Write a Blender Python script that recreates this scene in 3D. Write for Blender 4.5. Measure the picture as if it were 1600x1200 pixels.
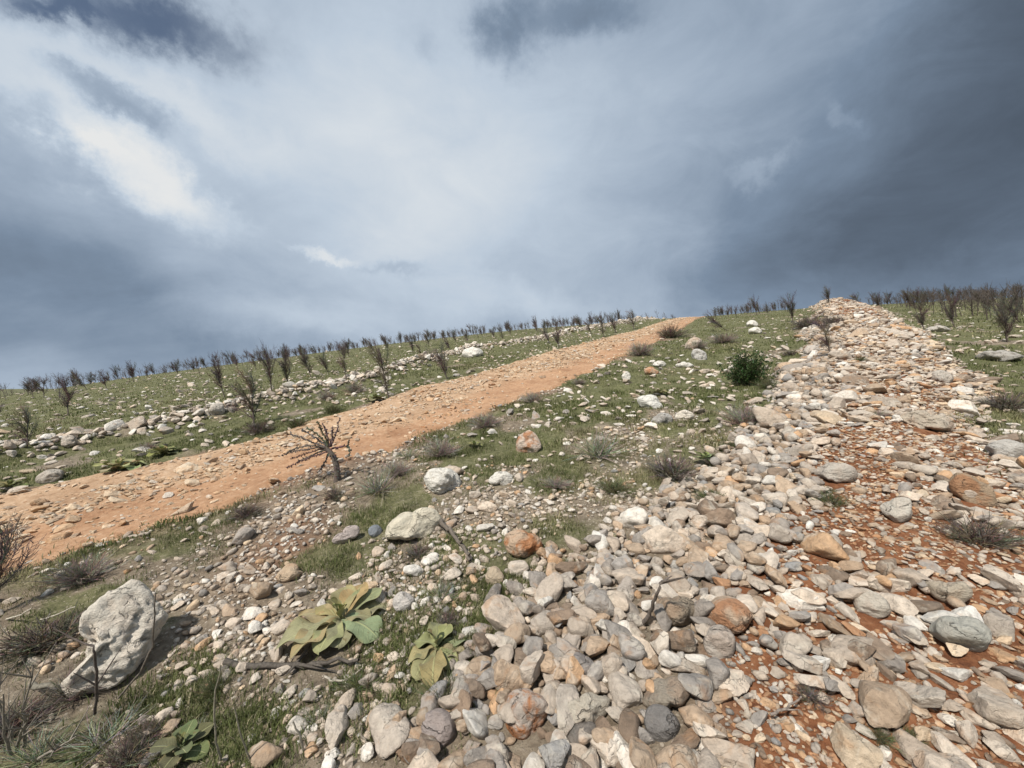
import bpy, bmesh, math, random
import numpy as np
from mathutils import Vector, Matrix, noise as mnoise

for o in list(bpy.data.objects):
    bpy.data.objects.remove(o)
random.seed(7)
rng = np.random.default_rng(7)
SC = bpy.context.scene
C = SC.collection

# ------------------------------------------------------------------ camera, world, sun, exposure
F = 600.0                 # focal length in photo pixels (1600 wide)
CAMZ = 1.62
cam = bpy.data.cameras.new('camera')
cam.sensor_width = 36.0
cam.lens = 36.0 * F / 1600.0
cam.clip_start = 0.05
cam.clip_end = 8000
camo = bpy.data.objects.new('camera', cam)
camo.location = (0, 0, CAMZ)
camo.rotation_euler = (math.radians(90), 0, 0)
C.objects.link(camo)
SC.camera = camo

SUN_EL = math.radians(52)
SUN_H = Vector((-0.60, -0.80, 0)).normalized()
SUN = Vector((SUN_H.x * math.cos(SUN_EL), SUN_H.y * math.cos(SUN_EL), math.sin(SUN_EL)))
sl = bpy.data.lights.new('sun', 'SUN')
sl.energy = 4.7
sl.angle = math.radians(2.5)
sl.color = (1.0, 0.96, 0.90)
so = bpy.data.objects.new('sun', sl)
so.rotation_euler = (-SUN).to_track_quat('-Z', 'Y').to_euler()
so.location = (-20, -10, 30)
C.objects.link(so)

vs = SC.view_settings
vs.view_transform = 'Standard'
vs.look = 'None'
vs.gamma = 1.0
vs.exposure = 0.12
vs.use_curve_mapping = False
cy = SC.cycles
cy.max_bounces = 4
cy.diffuse_bounces = 2
cy.glossy_bounces = 1
cy.transmission_bounces = 2
cy.use_adaptive_sampling = True
cy.adaptive_threshold = 0.02


def pxdir(px, py):
    return Vector(((px - 800) / F, 1.0, (600 - py) / F)).normalized()


class NT:
    """small helper to write node trees"""
    def __init__(self, tree):
        self.t = tree
        self.n = tree.nodes
        self.l = tree.links

    def new(self, kind, **kw):
        nd = self.n.new(kind)
        for k, v in kw.items():
            setattr(nd, k, v)
        return nd

    def put(self, sock, v):
        if isinstance(v, bpy.types.NodeSocket):
            self.l.new(v, sock)
        else:
            sock.default_value = v

    def math(self, op, a, b=None, c=None, clamp=False):
        nd = self.new('ShaderNodeMath', operation=op, use_clamp=clamp)
        self.put(nd.inputs[0], a)
        if b is not None:
            self.put(nd.inputs[1], b)
        if c is not None:
            self.put(nd.inputs[2], c)
        return nd.outputs[0]

    def dot(self, a, vec):
        nd = self.new('ShaderNodeVectorMath', operation='DOT_PRODUCT')
        self.put(nd.inputs[0], a)
        nd.inputs[1].default_value = vec
        return nd.outputs['Value']

    def vmath(self, op, a, b, scale=None):
        nd = self.new('ShaderNodeVectorMath', operation=op)
        self.put(nd.inputs[0], a)
        if op == 'SCALE':
            self.put(nd.inputs['Scale'], scale)
        else:
            self.put(nd.inputs[1], b)
        return nd.outputs[0]

    def noise(self, vec, scale, detail=4, rough=0.55, dist=0.0, out='Fac', lac=2.0):
        nd = self.new('ShaderNodeTexNoise')
        if vec is not None:
            self.l.new(vec, nd.inputs['Vector'])
        nd.inputs['Scale'].default_value = scale
        nd.inputs['Detail'].default_value = detail
        nd.inputs['Roughness'].default_value = rough
        nd.inputs['Lacunarity'].default_value = lac
        nd.inputs['Distortion'].default_value = dist
        return nd.outputs[out]

    def voro(self, vec, scale, out='Distance', feature='F1', rand=1.0):
        nd = self.new('ShaderNodeTexVoronoi', feature=feature)
        if vec is not None:
            self.l.new(vec, nd.inputs['Vector'])
        nd.inputs['Scale'].default_value = scale
        nd.inputs['Randomness'].default_value = rand
        return nd.outputs[out]

    def ramp(self, fac, stops, interp='LINEAR'):
        nd = self.new('ShaderNodeValToRGB')
        cr = nd.color_ramp
        cr.interpolation = interp
        while len(cr.elements) > 1:
            cr.elements.remove(cr.elements[-1])
        for i, (p, c) in enumerate(stops):
            e = cr.elements[0] if i == 0 else cr.elements.new(p)
            e.position = p
            if not hasattr(c, '__len__'):
                c = (c, c, c)
            e.color = (*c[:3], 1)
        self.put(nd.inputs[0], fac)
        return nd.outputs[0]

    def mix(self, fac, a, b, blend='MIX'):
        nd = self.new('ShaderNodeMix', data_type='RGBA', blend_type=blend)
        self.put(nd.inputs[0], fac)
        for s, v in ((nd.inputs[6], a), (nd.inputs[7], b)):
            if isinstance(v, bpy.types.NodeSocket):
                self.l.new(v, s)
            else:
                s.default_value = (*v[:3], 1)
        return nd.outputs[2]

    def maprange(self, v, a, b, c=0.0, d=1.0, smooth=True):
        nd = self.new('ShaderNodeMapRange', interpolation_type='SMOOTHSTEP' if smooth else 'LINEAR')
        self.put(nd.inputs[0], v)
        for i, x in enumerate((a, b, c, d)):
            nd.inputs[i + 1].default_value = x
        return nd.outputs[0]


def build_world():
    w = bpy.data.worlds.new('World')
    SC.world = w
    w.use_nodes = True
    t = NT(w.node_tree)
    t.n.clear()
    out = t.new('ShaderNodeOutputWorld')
    bg = t.new('ShaderNodeBackground')
    t.l.new(bg.outputs[0], out.inputs[0])
    sky = t.new('ShaderNodeTexSky', sky_type='NISHITA')
    sky.sun_disc = False
    sky.sun_elevation = SUN_EL
    sky.sun_rotation = math.atan2(SUN_H.x, SUN_H.y)
    sky.altitude = 900
    sky.dust_density = 0.3
    skyc = t.vmath('SCALE', sky.outputs[0], None, 0.06)
    tc = t.new('ShaderNodeTexCoord')
    d = tc.outputs['Generated']
    # the air is layered: stretch the cloud noise sideways low down (cloud sheet seen edge-on)
    sep = t.new('ShaderNodeSeparateXYZ')
    t.l.new(d, sep.inputs[0])
    zc = t.math('MAXIMUM', sep.outputs[2], -0.05)
    k = t.math('DIVIDE', 1.0, t.math('ADD', zc, 0.8))
    comb = t.new('ShaderNodeCombineXYZ')
    t.l.new(t.math('MULTIPLY', sep.outputs[0], k), comb.inputs[0])
    t.l.new(t.math('MULTIPLY', sep.outputs[1], k), comb.inputs[1])
    t.l.new(t.math('MULTIPLY', sep.outputs[2], 1.6), comb.inputs[2])
    p = comb.outputs[0]
    warp = t.noise(p, 1.7, 6, 0.5, 0.0, 'Color')
    warp = t.vmath('SUBTRACT', warp, (0.5, 0.5, 0.5))
    w2 = t.noise(d, 4.2, 10, 0.66, 0.0, 'Color')
    w2 = t.vmath('SUBTRACT', w2, (0.5, 0.5, 0.5))
    d2 = t.vmath('ADD', d, t.vmath('ADD', t.vmath('SCALE', warp, None, 0.30), t.vmath('SCALE', w2, None, 0.12)))
    d3 = t.vmath('ADD', d, t.vmath('ADD', t.vmath('SCALE', warp, None, 0.08), t.vmath('SCALE', w2, None, 0.24)))

    def blob(p1, p2, minor, vec=None, power=1.0):
        c = pxdir(*p1)
        q = pxdir(*p2)
        tv = q - c
        a = tv.length
        t1 = tv.normalized()
        t1 = (t1 - c * t1.dot(c)).normalized()
        t2 = c.cross(t1).normalized()
        # size of `minor` photo pixels across at this place
        ca = math.hypot(p2[0] - p1[0], p2[1] - p1[1])
        nx, ny = -(p2[1] - p1[1]) / ca, (p2[0] - p1[0]) / ca
        b = (pxdir(p1[0] + nx * minor, p1[1] + ny * minor) - c).length
        v = vec or d2
        rel = t.vmath('SUBTRACT', v, tuple(c))
        e1 = t.math('POWER', t.math('ABSOLUTE', t.math('DIVIDE', t.dot(rel, t1), a)), 2.0)
        e2 = t.math('POWER', t.math('ABSOLUTE', t.math('DIVIDE', t.dot(rel, t2), b)), 2.0)
        s = t.math('ADD', e1, e2)
        if power != 1.0:
            s = t.math('POWER', s, power)
        g = t.math('EXPONENT', t.math('MULTIPLY', s, -1.0))
        front = t.maprange(t.dot(d, c), 0.0, 0.4)
        return t.math('MULTIPLY', g, front)

    n1 = t.noise(p, 2.2, 8, 0.58, 0.3)
    n2 = t.noise(t.vmath('MULTIPLY', d, (1.0, 1.0, 1.7)), 5.5, 9, 0.62, 0.6)
    L = t.math('MULTIPLY_ADD', t.math('SUBTRACT', n1, 0.5), 0.30, 0.47)
    L = t.math('MULTIPLY_ADD', t.math('SUBTRACT', n2, 0.5), 0.20, L)
    for p1, p2, mn, amp, vec, pw in (
        ((690, 290), (960, 330), 240, 0.28, d2, 1.0),
        ((470, 180), (700, 260), 130, 0.10, d2, 1.0),
        ((90, 105), (400, 215), 66, 0.24, d3, 1.6),
        ((230, 275), (365, 362), 42, 0.42, d3, 1.5),
        ((120, 215), (180, 250), 20, 0.18, d3, 1.2),
        ((512, 395), (560, 400), 9, 0.26, d3, 1.2),
        ((620, 415), (680, 424), 10, -0.12, d3, 1.2),
        ((192, 165), (278, 202), 29, -0.33, d3, 1.6),
        ((880, 10), (1010, -16), 50, -0.22, d3, 1.3),
        ((790, 70), (800, 118), 32, -0.20, d3, 1.3),
        ((680, 60), (690, 95), 20, -0.08, d3, 1.2),
        ((80, 410), (330, 490), 110, -0.18, d2, 1.2),
        ((130, 560), (560, 560), 50, -0.10, d2, 1.0),
        ((1480, 330), (1480, 600), 340, -0.30, d2, 1.1),
        ((1600, 40), (1400, 0), 210, -0.22, d2, 1.0),
        ((1130, 460), (1350, 450), 55, -0.06, d2, 1.0),
        ((850, 480), (1010, 478), 30, 0.12, d3, 1.0),
        ((470, 505), (640, 512), 30, 0.10, d3, 1.0),
        ((1190, 290), (1215, 300), 22, 0.10, d3, 1.2),
        ((1290, 205), (1315, 225), 20, 0.08, d3, 1.2),
    ):
        L = t.math('MULTIPLY_ADD', blob(p1, p2, mn, vec, pw), amp, L)
    col = t.ramp(L, [(0.0, (0.060, 0.078, 0.105)), (0.15, (0.105, 0.138, 0.187)), (0.33, (0.195, 0.257, 0.345)),
                     (0.50, (0.345, 0.420, 0.520)), (0.68, (0.495, 0.575, 0.670)), (0.85, (0.64, 0.69, 0.74)), (1.0, (0.76, 0.77, 0.77))])
    hole = t.math('MAXIMUM', blob((235, 22), (390, 60), 42, d3, 1.5), blob((120, 5), (210, 20), 26, d3, 1.5))
    hole = t.math('MULTIPLY', hole, 0.88)
    final = t.mix(hole, col, skyc)
    t.l.new(final, bg.inputs[0])
    bg.inputs[1].default_value = 0.96


build_world()

# ------------------------------------------------------------------ numeric helpers


def hash2(ix, iy, seed):
    h = (ix.astype(np.int64) * 374761393 + iy.astype(np.int64) * 668265263 + seed * 2246822519) & 0xFFFFFFFF
    h = ((h ^ (h >> 13)) * 1274126177) & 0xFFFFFFFF
    h = h ^ (h >> 16)
    return (h & 0xFFFFFF) / float(0xFFFFFF)


def vnoise(x, y, seed=0):
    ix = np.floor(x)
    iy = np.floor(y)
    fx = x - ix
    fy = y - iy
    fx = fx * fx * (3 - 2 * fx)
    fy = fy * fy * (3 - 2 * fy)
    a = hash2(ix, iy, seed)
    b = hash2(ix + 1, iy, seed)
    c = hash2(ix, iy + 1, seed)
    d = hash2(ix + 1, iy + 1, seed)
    return (a + (b - a) * fx) * (1 - fy) + (c + (d - c) * fx) * fy


def fbm(x, y, seed=0, octs=4, gain=0.5):
    s = np.zeros_like(x)
    amp, tot = 1.0, 0.0
    for i in range(octs):
        s = s + amp * vnoise(x * 2 ** i + 17.3 * i, y * 2 ** i - 9.1 * i, seed + i)
        tot += amp
        amp *= gain
    return s / tot


def sstep(x, a, b):
    q = np.clip((x - a) / (b - a), 0, 1)
    return q * q * (3 - 2 * q)


# ------------------------------------------------------------------ lie of the land
A_, B_, R0_, W_, S_ = 0.085, 0.188, 55.0, 8.0, 0.45


BD = np.array((0.675, 0.738))          # direction of the stone bank
BP = np.array((1.43, 1.9))
BN = np.array((0.738, -0.675))         # towards its right
RD = np.array((0.46, 0.888))           # direction of the road
RN = np.array((0.888, -0.46))


BANK_L = [(535, 1195), (595, 1130), (655, 1060), (735, 985), (825, 915), (895, 860), (965, 810), (1050, 765), (1110, 735), (1150, 690), (1190, 650), (1230, 600), (1250, 560), (1265, 520)]
BANK_R = [(1600, 742), (1565, 685), (1532, 632), (1500, 588), (1470, 552), (1432, 517), (1395, 497)]


def bank_st(x, y):
    s = (x - BP[0]) * BD[0] + (y - BP[1]) * BD[1]
    t = (x - BP[0]) * BN[0] + (y - BP[1]) * BN[1]
    t = t + 0.0024 * np.clip(s, 0, 60) ** 2 * 0.55        # bends left farther off
    return s, t


def T0(x, y):
    r = np.sqrt(x * x + y * y)
    q = r - R0_
    drop = S_ * 0.5 * (q + np.sqrt(q * q + W_ * W_)) - S_ * 0.5 * (-R0_ + math.sqrt(R0_ ** 2 + W_ ** 2))
    z = A_ * x + B_ * y - drop - 0.024 * np.maximum(-x, 0) * sstep(r, 3, 20)
    z = z + 0.35 * (fbm(x / 16, y / 16, 3, 2) - 0.5) * sstep(r, 5, 25)
    z = z + 0.10 * (fbm(x / 2.6, y / 2.6, 5, 3) - 0.5) * sstep(r, 1, 5)
    return np.maximum(z, -26 + 0 * z)


def bank_edges():
    out = []
    for pts in (BANK_L, BANK_R):
        P = np.array([unproj(px, py, lambda x, y: T0(x, y) + 0.12) for px, py in pts])
        ss, tt = bank_st(P[:, 0], P[:, 1])
        o = np.argsort(ss)
        out.append((ss[o], tt[o]))
    (sl_, tl_), (sr_, tr_) = out
    sr_, tr_ = np.r_[-4, 0.5, sr_], np.r_[1.9, 1.8, tr_]
    S = np.linspace(-4, 60, 260)
    L_, R_ = np.interp(S, sl_, tl_), np.interp(S, sr_, tr_)
    for _ in range(6):
        L_[1:-1] = (L_[:-2] + 2 * L_[1:-1] + L_[2:]) / 4
        R_[1:-1] = (R_[:-2] + 2 * R_[1:-1] + R_[2:]) / 4
    return S, L_, np.maximum(R_, L_ + 1.2)


def bank_q(s, t):
    """0 at the bank's left edge, 1 at its right edge; metres inside it"""
    tl = np.interp(s, BE[0], BE[1])
    tr = np.interp(s, BE[0], BE[2])
    return (t - tl) / (tr - tl), np.minimum(t - tl, tr - t), tr - tl


def bank_h(x, y):
    s, t = bank_st(x, y)
    q, ins, wd = bank_q(s, t)
    hgt = 0.13 + 0.30 * sstep(s, 1.5, 9.0) + 0.25 * sstep(s, 12, 26)
    hgt = hgt * (1 - sstep(s, 40, 52))
    hgt = hgt * (0.8 + 0.4 * vnoise(s / 1.7, t * 0 + 3.0, 41))
    return hgt * np.exp(-np.abs((q - 0.5) / 0.47) ** 2.6)


def TB(x, y):
    return T0(x, y) + bank_h(x, y)


def unproj(px, py, fn=TB):
    """where the line of sight through a photo pixel meets the land"""
    Y = np.geomspace(0.35, 90, 5000)
    u = (px - 800) / F
    v = (600 - py) / F
    g = fn(u * Y, Y) - (CAMZ + v * Y)
    hit = np.nonzero(g > 0)[0]
    if len(hit) == 0:
        i = int(g.argmax())
        return np.array((u * Y[i], Y[i]))
    i = max(int(hit[0]), 1)
    f = g[i - 1] / (g[i - 1] - g[i])
    y = Y[i - 1] + f * (Y[i] - Y[i - 1])
    return np.array((u * y, y))


BE = bank_edges()
print('bank', [(round(float(a), 1), round(float(b), 2), round(float(c), 2)) for a, b, c in zip(*[q[::16] for q in BE])])


def line_in(pts, org, dirv, nrm):
    P = np.array([unproj(*p) for p in pts])
    s = P @ dirv - org @ dirv
    t = P @ nrm - org @ nrm
    o = np.argsort(s)
    return s[o], t[o]


Z2 = np.zeros(2)
near_px = [(0, 886), (60, 868), (130, 850), (200, 834), (300, 805), (400, 768), (500, 730), (600, 702), (700, 664), (800, 630), (860, 604),
           (950, 566), (1010, 540), (1060, 516)]
far_px = [(0, 772), (60, 765), (150, 745), (300, 716), (400, 690), (480, 664), (560, 640), (650, 608), (730, 590), (800, 568), (900, 540), (1000, 515)]
rs_n, rt_n = line_in(near_px, Z2, RD, RN)
rs_f, rt_f = line_in(far_px, Z2, RD, RN)


def ext(s, t, s0, s1):
    """carry an edge on, straight, beyond both ends"""
    m0 = (t[3] - t[0]) / (s[3] - s[0])
    ia = len(s) - 4
    m1 = (t[-1] - t[ia]) / (s[-1] - s[ia])
    return np.r_[s0, s, s1], np.r_[t[0] + m0 * (s0 - s[0]) * 0.6, t, t[-1] + 0.35 * m1 * (s1 - s[-1])]


rs_n, rt_n = ext(rs_n, rt_n, -16.0, 75.0)
rs_f, rt_f = ext(rs_f, rt_f, -16.0, 75.0)
row_px = [(0, 725), (60, 708), (130, 692), (210, 682), (330, 652), (420, 632), (500, 610), (590, 590), (680, 563), (740, 548), (800, 540), (880, 522), (960, 508)]
rs_r, rt_r = line_in(row_px, Z2, RD, RN)
rs_r, rt_r = ext(rs_r, rt_r, -16.0, 75.0)


def smooth_curve(s, t, n=240):
    S = np.linspace(s[0], s[-1], n)
    V = np.interp(S, s, t)
    for _ in range(3):
        V[1:-1] = (V[:-2] + 2 * V[1:-1] + V[2:]) / 4
    return S, V


CN = smooth_curve(rs_n, rt_n)
CF = smooth_curve(rs_f, rt_f)
CR = smooth_curve(rs_r, rt_r)


def road_st(x, y):
    return x * RD[0] + y * RD[1], x * RN[0] + y * RN[1]


def road_q(x, y):
    """0 at the near edge of the road, 1 at its far edge; metres outside it as second value"""
    s, t = road_st(x, y)
    tn = np.interp(s, *CN)
    tf = np.interp(s, *CF)
    tf = np.minimum(tf, tn - 2.0)
    q = (tn - t) / (tn - tf)
    out = np.maximum(t - tn, tf - t)
    return q, out


def row_d(x, y):
    s, t = road_st(x, y)
    return np.abs(t - np.interp(s, *CR))


def row_h(x, y):
    d = row_d(x, y)
    s, t = road_st(x, y)
    return (0.12 + 0.22 * vnoise(s / 1.3, s * 0, 77)) * np.exp(-(d / 0.42) ** 2)


def T(x, y):
    x = np.asarray(x, float)
    y = np.asarray(y, float)
    return TB(x, y) + row_h(x, y)


def Tf(x, y):
    return float(T(np.array([x]), np.array([y]))[0])


def gp(px, py):
    p = unproj(px, py, T)
    return Vector((p[0], p[1], Tf(p[0], p[1])))


def to_px(x, y, z):
    y = np.maximum(y, 0.05)
    return 800 + F * x / y, 600 - F * (z - CAMZ) / y


def patch(x, y, spots):
    m = np.zeros_like(x)
    for (cx, cy, r) in spots:
        m = np.maximum(m, np.exp(-((x - cx) ** 2 + (y - cy) ** 2) / r ** 2))
    return m


def spots_px(lst):
    return [(*unproj(px, py), r) for px, py, r in lst]


GRAVEL = spots_px([(440, 850, .55), (340, 930, .38), (770, 790, .75), (890, 780, .6), (600, 880, .42), (390, 985, .34), (660, 905, .4),
                   (700, 760, .4), (480, 790, .35), (980, 800, .4), (1100, 690, .6), (1000, 690, .5), (420, 920, .3), (820, 740, .5), (330, 1060, .22), (450, 1100, .2), (540, 1130, .2), (600, 1060, .15), (240, 1150, .15), (380, 1180, .15)])
GREEN = spots_px([(780, 690, .8), (930, 645, 1.2), (320, 845, .3), (200, 900, .35), (545, 878, .25), (260, 1085, .22), (390, 1150, .12), (850, 900, .3), (760, 850, .3), (860, 870, .3), (720, 720, .6), (850, 745, .35), (980, 715, .5), (600, 800, .25), (520, 870, .25), (120, 940, .3), (330, 1090, .15),
                  (880, 840, .3), (1140, 610, 1.5), (640, 760, .4), (90, 960, .3), (240, 1000, .25), (1040, 720, .6), (660, 1085, .10), (1100, 580, 1.4)])
THIN = spots_px([(400, 1120, .5), (560, 1120, .35), (250, 1150, .35)])
BARE = spots_px([(440, 860, .35), (470, 820, .25)])


def masks(x, y):
    """red soil, green cover, pale gravel: what the ground is made of at each place"""
    q, out = road_q(x, y)
    s, t = bank_st(x, y)
    r = np.sqrt(x * x + y * y)
    e = (fbm(x * 1.3, y * 1.3, 11, 3) - 0.5)
    onroad = sstep(-out + 0.35 * e, -0.12, 0.12)
    bq, ins, bwd = bank_q(s, t)
    e2 = fbm(x * 0.55, y * 0.55, 15, 3) - 0.5
    bank = sstep(ins + 0.6 * e + 1.5 * e2 * sstep(s, 2, 7), -0.28, 0.25) * (1 - sstep(s, 44, 54))
    redline = sstep(bq + 0.25 * (vnoise(s / 1.1, t / 1.1, 9) - .5), 0.24, 0.36) * (1 - 0.8 * sstep(bq, 0.85, 1.0))
    red = bank * np.clip(redline * 1.25, 0, 1)
    near_road = np.exp(-np.clip(out, 0, 9) / np.where(q > 0.5, 0.15, 0.35))
    red = np.maximum(red, np.maximum(onroad, 0.55 * near_road))
    red = np.maximum(red, 0.55 * patch(x, y, BARE))
    row = np.exp(-(row_d(x, y) / 0.7) ** 2)
    g = sstep(fbm(x * 0.9, y * 0.9, 21, 4) + 0.08 + 0.16 * sstep(r, 4, 10), 0.40, 0.64)
    gr = np.clip(patch(x, y, GRAVEL), 0, 1)
    g = g * (1 - 0.25 * patch(x, y, THIN))
    g = np.clip(g * (1 - 0.7 * gr) + 0.85 * patch(x, y, GREEN) * (0.35 + 1.0 * sstep(fbm(x * 3.3, y * 3.3, 25, 3), .35, .6)), 0, 1)
    g = g * (1 - bank) * (1 - onroad) * (1 - 0.45 * row) * (1 - 0.6 * near_road)
    pale = np.clip(0.35 * gr + 0.5 * row + 0.25 * fbm(x * 2, y * 2, 31, 3), 0, 1)
    return red, g, pale, onroad, bank, row


# ------------------------------------------------------------------ mesh helpers


def link(name, me, mat=None, parent=None, **props):
    o = bpy.data.objects.new(name, me)
    C.objects.link(o)
    if mat is not None and me is not None and len(me.materials) == 0:
        me.materials.append(mat)
    if parent is not None:
        o.parent = parent
    for k, v in props.items():
        o[k] = v
    return o


def np_mesh(name, V, Fc, smooth=True, attrs=None, flat_mask=None):
    """V (n,3), Fc (m,3 or 4)"""
    me = bpy.data.meshes.new(name)
    n, m, kf = len(V), len(Fc), Fc.shape[1]
    me.vertices.add(n)
    me.vertices.foreach_set('co', np.asarray(V, np.float32).ravel())
    me.loops.add(m * kf)
    me.loops.foreach_set('vertex_index', np.asarray(Fc, np.int32).ravel())
    me.polygons.add(m)
    me.polygons.foreach_set('loop_start', np.arange(0, m * kf, kf, dtype=np.int32))
    me.polygons.foreach_set('loop_total', np.full(m, kf, np.int32))
    sm = np.full(m, smooth, bool)
    if flat_mask is not None:
        sm[flat_mask] = False
    me.polygons.foreach_set('use_smooth', sm)
    for nm, arr in (attrs or {}).items():
        at = me.attributes.new(nm, 'FLOAT_COLOR', 'POINT')
        a4 = np.ones((n, 4), np.float32)
        a4[:, :arr.shape[1]] = arr
        at.data.foreach_set('color', a4.ravel())
    me.update(calc_edges=True)
    return me


class Tubes:
    """collects tapered tubes"""
    def __init__(self):
        self.V, self.F, self.A = [], [], []

    def tube(self, pts, rad, n=4, col=None, cap=True):
        pts = [Vector(p) for p in pts]
        base = len(self.V)
        k = len(pts)
        ref = Vector((0.31, 0.17, 0.93))
        for i, p in enumerate(pts):
            d = (pts[min(i + 1, k - 1)] - pts[max(i - 1, 0)])
            if d.length < 1e-9:
                d = Vector((0, 0, 1))
            d.normalize()
            a = d.cross(ref)
            if a.length < 0.05:
                a = d.cross(Vector((1, 0, 0)))
            a.normalize()
            b = d.cross(a)
            r = rad[i] if hasattr(rad, '__len__') else rad
            for j in range(n):
                an = 2 * math.pi * j / n
                self.V.append(tuple(p + a * (math.cos(an) * r) + b * (math.sin(an) * r)))
                self.A.append(col or (1, 1, 1))
        for i in range(k - 1):
            for j in range(n):
                j2 = (j + 1) % n
                self.F.append((base + i * n + j, base + i * n + j2, base + (i + 1) * n + j2, base + (i + 1) * n + j))

    def mesh(self, name, smooth=True):
        return np_mesh(name, np.array(self.V), np.array(self.F), smooth, {'col': np.array(self.A, np.float32)})


# ------------------------------------------------------------------ materials


def new_mat(name):
    m = bpy.data.materials.new(name)
    m.use_nodes = True
    t = NT(m.node_tree)
    b = t.n.get('Principled BSDF')
    b.inputs['Specular IOR Level'].default_value = 0.25
    b.inputs['Roughness'].default_value = 0.9
    return m, t, b


def bump(t, b, h, strength, dist):
    nd = t.new('ShaderNodeBump')
    nd.inputs['Strength'].default_value = strength
    nd.inputs['Distance'].default_value = dist
    t.l.new(h, nd.inputs['Height'])
    t.l.new(nd.outputs[0], b.inputs['Normal'])
    return nd


def stone_material(name, single, stain=0.5, relief=1.0):
    """weathered limestone; colour from the object (single stones) or from the mesh attribute"""
    m, t, b = new_mat(name)
    geo = t.new('ShaderNodeNewGeometry')
    if single:
        oi = t.new('ShaderNodeObjectInfo')
        base = oi.outputs['Color']
        sh = t.new('ShaderNodeCombineXYZ')
        for i in range(3):
            t.l.new(t.math('MULTIPLY', oi.outputs['Random'], (37.0, 61.0, 23.0)[i]), sh.inputs[i])
        vec = t.vmath('ADD', geo.outputs['Position'], sh.outputs[0])
    else:
        at = t.new('ShaderNodeAttribute', attribute_name='col')
        base = at.outputs['Color']
        vec = geo.outputs['Position']
    nb = t.new('ShaderNodeTexNoise')
    t.l.new(vec, nb.inputs['Vector'])
    nb.inputs['Scale'].default_value = 8.5
    nb.inputs['Detail'].default_value = 4
    nb.inputs['Roughness'].default_value = 0.62
    nb.inputs['Distortion'].default_value = 0.5
    big = nb.outputs['Fac']
    ch = t.new('ShaderNodeSeparateColor')
    t.l.new(nb.outputs['Color'], ch.inputs[0])
    mid = t.noise(vec, 34.0, 6, 0.72, 0.2)
    c = t.mix(1.0, base, t.ramp(mid, [(0.25, 0.55), (0.45, 0.88), (0.6, 1.05), (0.78, 1.28)]), 'MULTIPLY')
    # pale crust and rusty stains
    c = t.mix(t.maprange(ch.outputs[1], 0.53, 0.68, 0, 0.5), c, (0.62, 0.555, 0.45))
    c = t.mix(t.math('MULTIPLY', t.maprange(ch.outputs[2], 0.54, 0.68), stain), c, (0.43, 0.225, 0.10))
    c = t.mix(t.maprange(big, 0.58, 0.74, 0, 0.45), c, (0.19, 0.165, 0.135))
    crack = t.voro(t.vmath('ADD', vec, t.vmath('SCALE', nb.outputs['Color'], None, 0.13)), 8.0, 'Distance', 'DISTANCE_TO_EDGE')
    ck = t.maprange(crack, 0.0, 0.018, 0.35, 0.0)
    ck = t.math('MULTIPLY', ck, t.maprange(ch.outputs[1], 0.45, 0.6))
    c = t.mix(ck, c, (0.12, 0.10, 0.08))
    t.l.new(c, b.inputs['Base Color'])
    b.inputs['Roughness'].default_value = 0.9
    h = t.math('ADD', mid, t.math('MULTIPLY', big, 0.9))
    h = t.math('SUBTRACT', h, t.math('MULTIPLY', ck, 0.8))
    bump(t, b, h, 0.85 * relief, 0.022)
    return m


M_STONE1 = stone_material('stone_single', True, 0.38)
M_STONE = stone_material('stone_loose', False, 0.38)
M_ROADSTONE1 = stone_material('road_stone', True, 0.6)
M_ROADSTONE = stone_material('road_stone_loose', False, 0.6)


def boulder_material():
    """big pale limestone blocks with strata ridges"""
    m, t, b = new_mat('boulder_limestone')
    tc = t.new('ShaderNodeTexCoord')
    oi = t.new('ShaderNodeObjectInfo')
    geo = t.new('ShaderNodeNewGeometry')
    vec = geo.outputs['Position']
    mp = t.new('ShaderNodeMapping')
    mp.inputs['Rotation'].default_value = (0.3, 0.62, 0.2)
    mp.inputs['Scale'].default_value = (0.75, 1.0, 1.9)
    t.l.new(vec, mp.inputs[0])
    strata = t.noise(mp.outputs[0], 11.0, 9, 0.70, 0.2)
    mid = t.noise(vec, 20.0, 6, 0.65, 0.4)
    fine = t.noise(vec, 130.0, 4, 0.7)
    st = t.new('ShaderNodeAttribute', attribute_name='stain')
    c = t.mix(1.0, oi.outputs['Color'], t.ramp(strata, [(0.28, 0.72), (0.44, 0.97), (0.62, 1.05), (0.8, 1.12)]), 'MULTIPLY')
    c = t.mix(t.maprange(mid, 0.58, 0.72, 0, 0.4), c, (0.42, 0.36, 0.28))
    rust = t.math('MULTIPLY', t.maprange(t.noise(vec, 8.0, 5, 0.6, 0.8), 0.44, 0.60), st.outputs['Fac'])
    c = t.mix(rust, c, (0.46, 0.20, 0.085))
    c = t.mix(1.0, c, t.ramp(fine, [(0.3, 0.8), (0.55, 1.0), (0.8, 1.1)]), 'MULTIPLY')
    cr = t.voro(t.vmath('ADD', mp.outputs[0], t.vmath('SCALE', t.noise(vec, 9, 4, 0.6, 0, 'Color'), None, 0.16)), 5.0, 'Distance', 'DISTANCE_TO_EDGE')
    ck = t.maprange(cr, 0.0, 0.02, 0.5, 0.0)
    ck = t.math('MULTIPLY', ck, t.maprange(mid, 0.42, 0.56))
    c = t.mix(ck, c, (0.09, 0.07, 0.05))
    t.l.new(c, b.inputs['Base Color'])
    h = t.math('ADD', t.math('MULTIPLY', strata, 1.3), t.math('ADD', t.math('MULTIPLY', mid, 0.45), t.math('MULTIPLY', fine, 0.12)))
    h = t.math('SUBTRACT', h, t.math('MULTIPLY', ck, 0.9))
    bump(t, b, h, 0.95, 0.045)
    return m


M_BOULDER = boulder_material()


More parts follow.
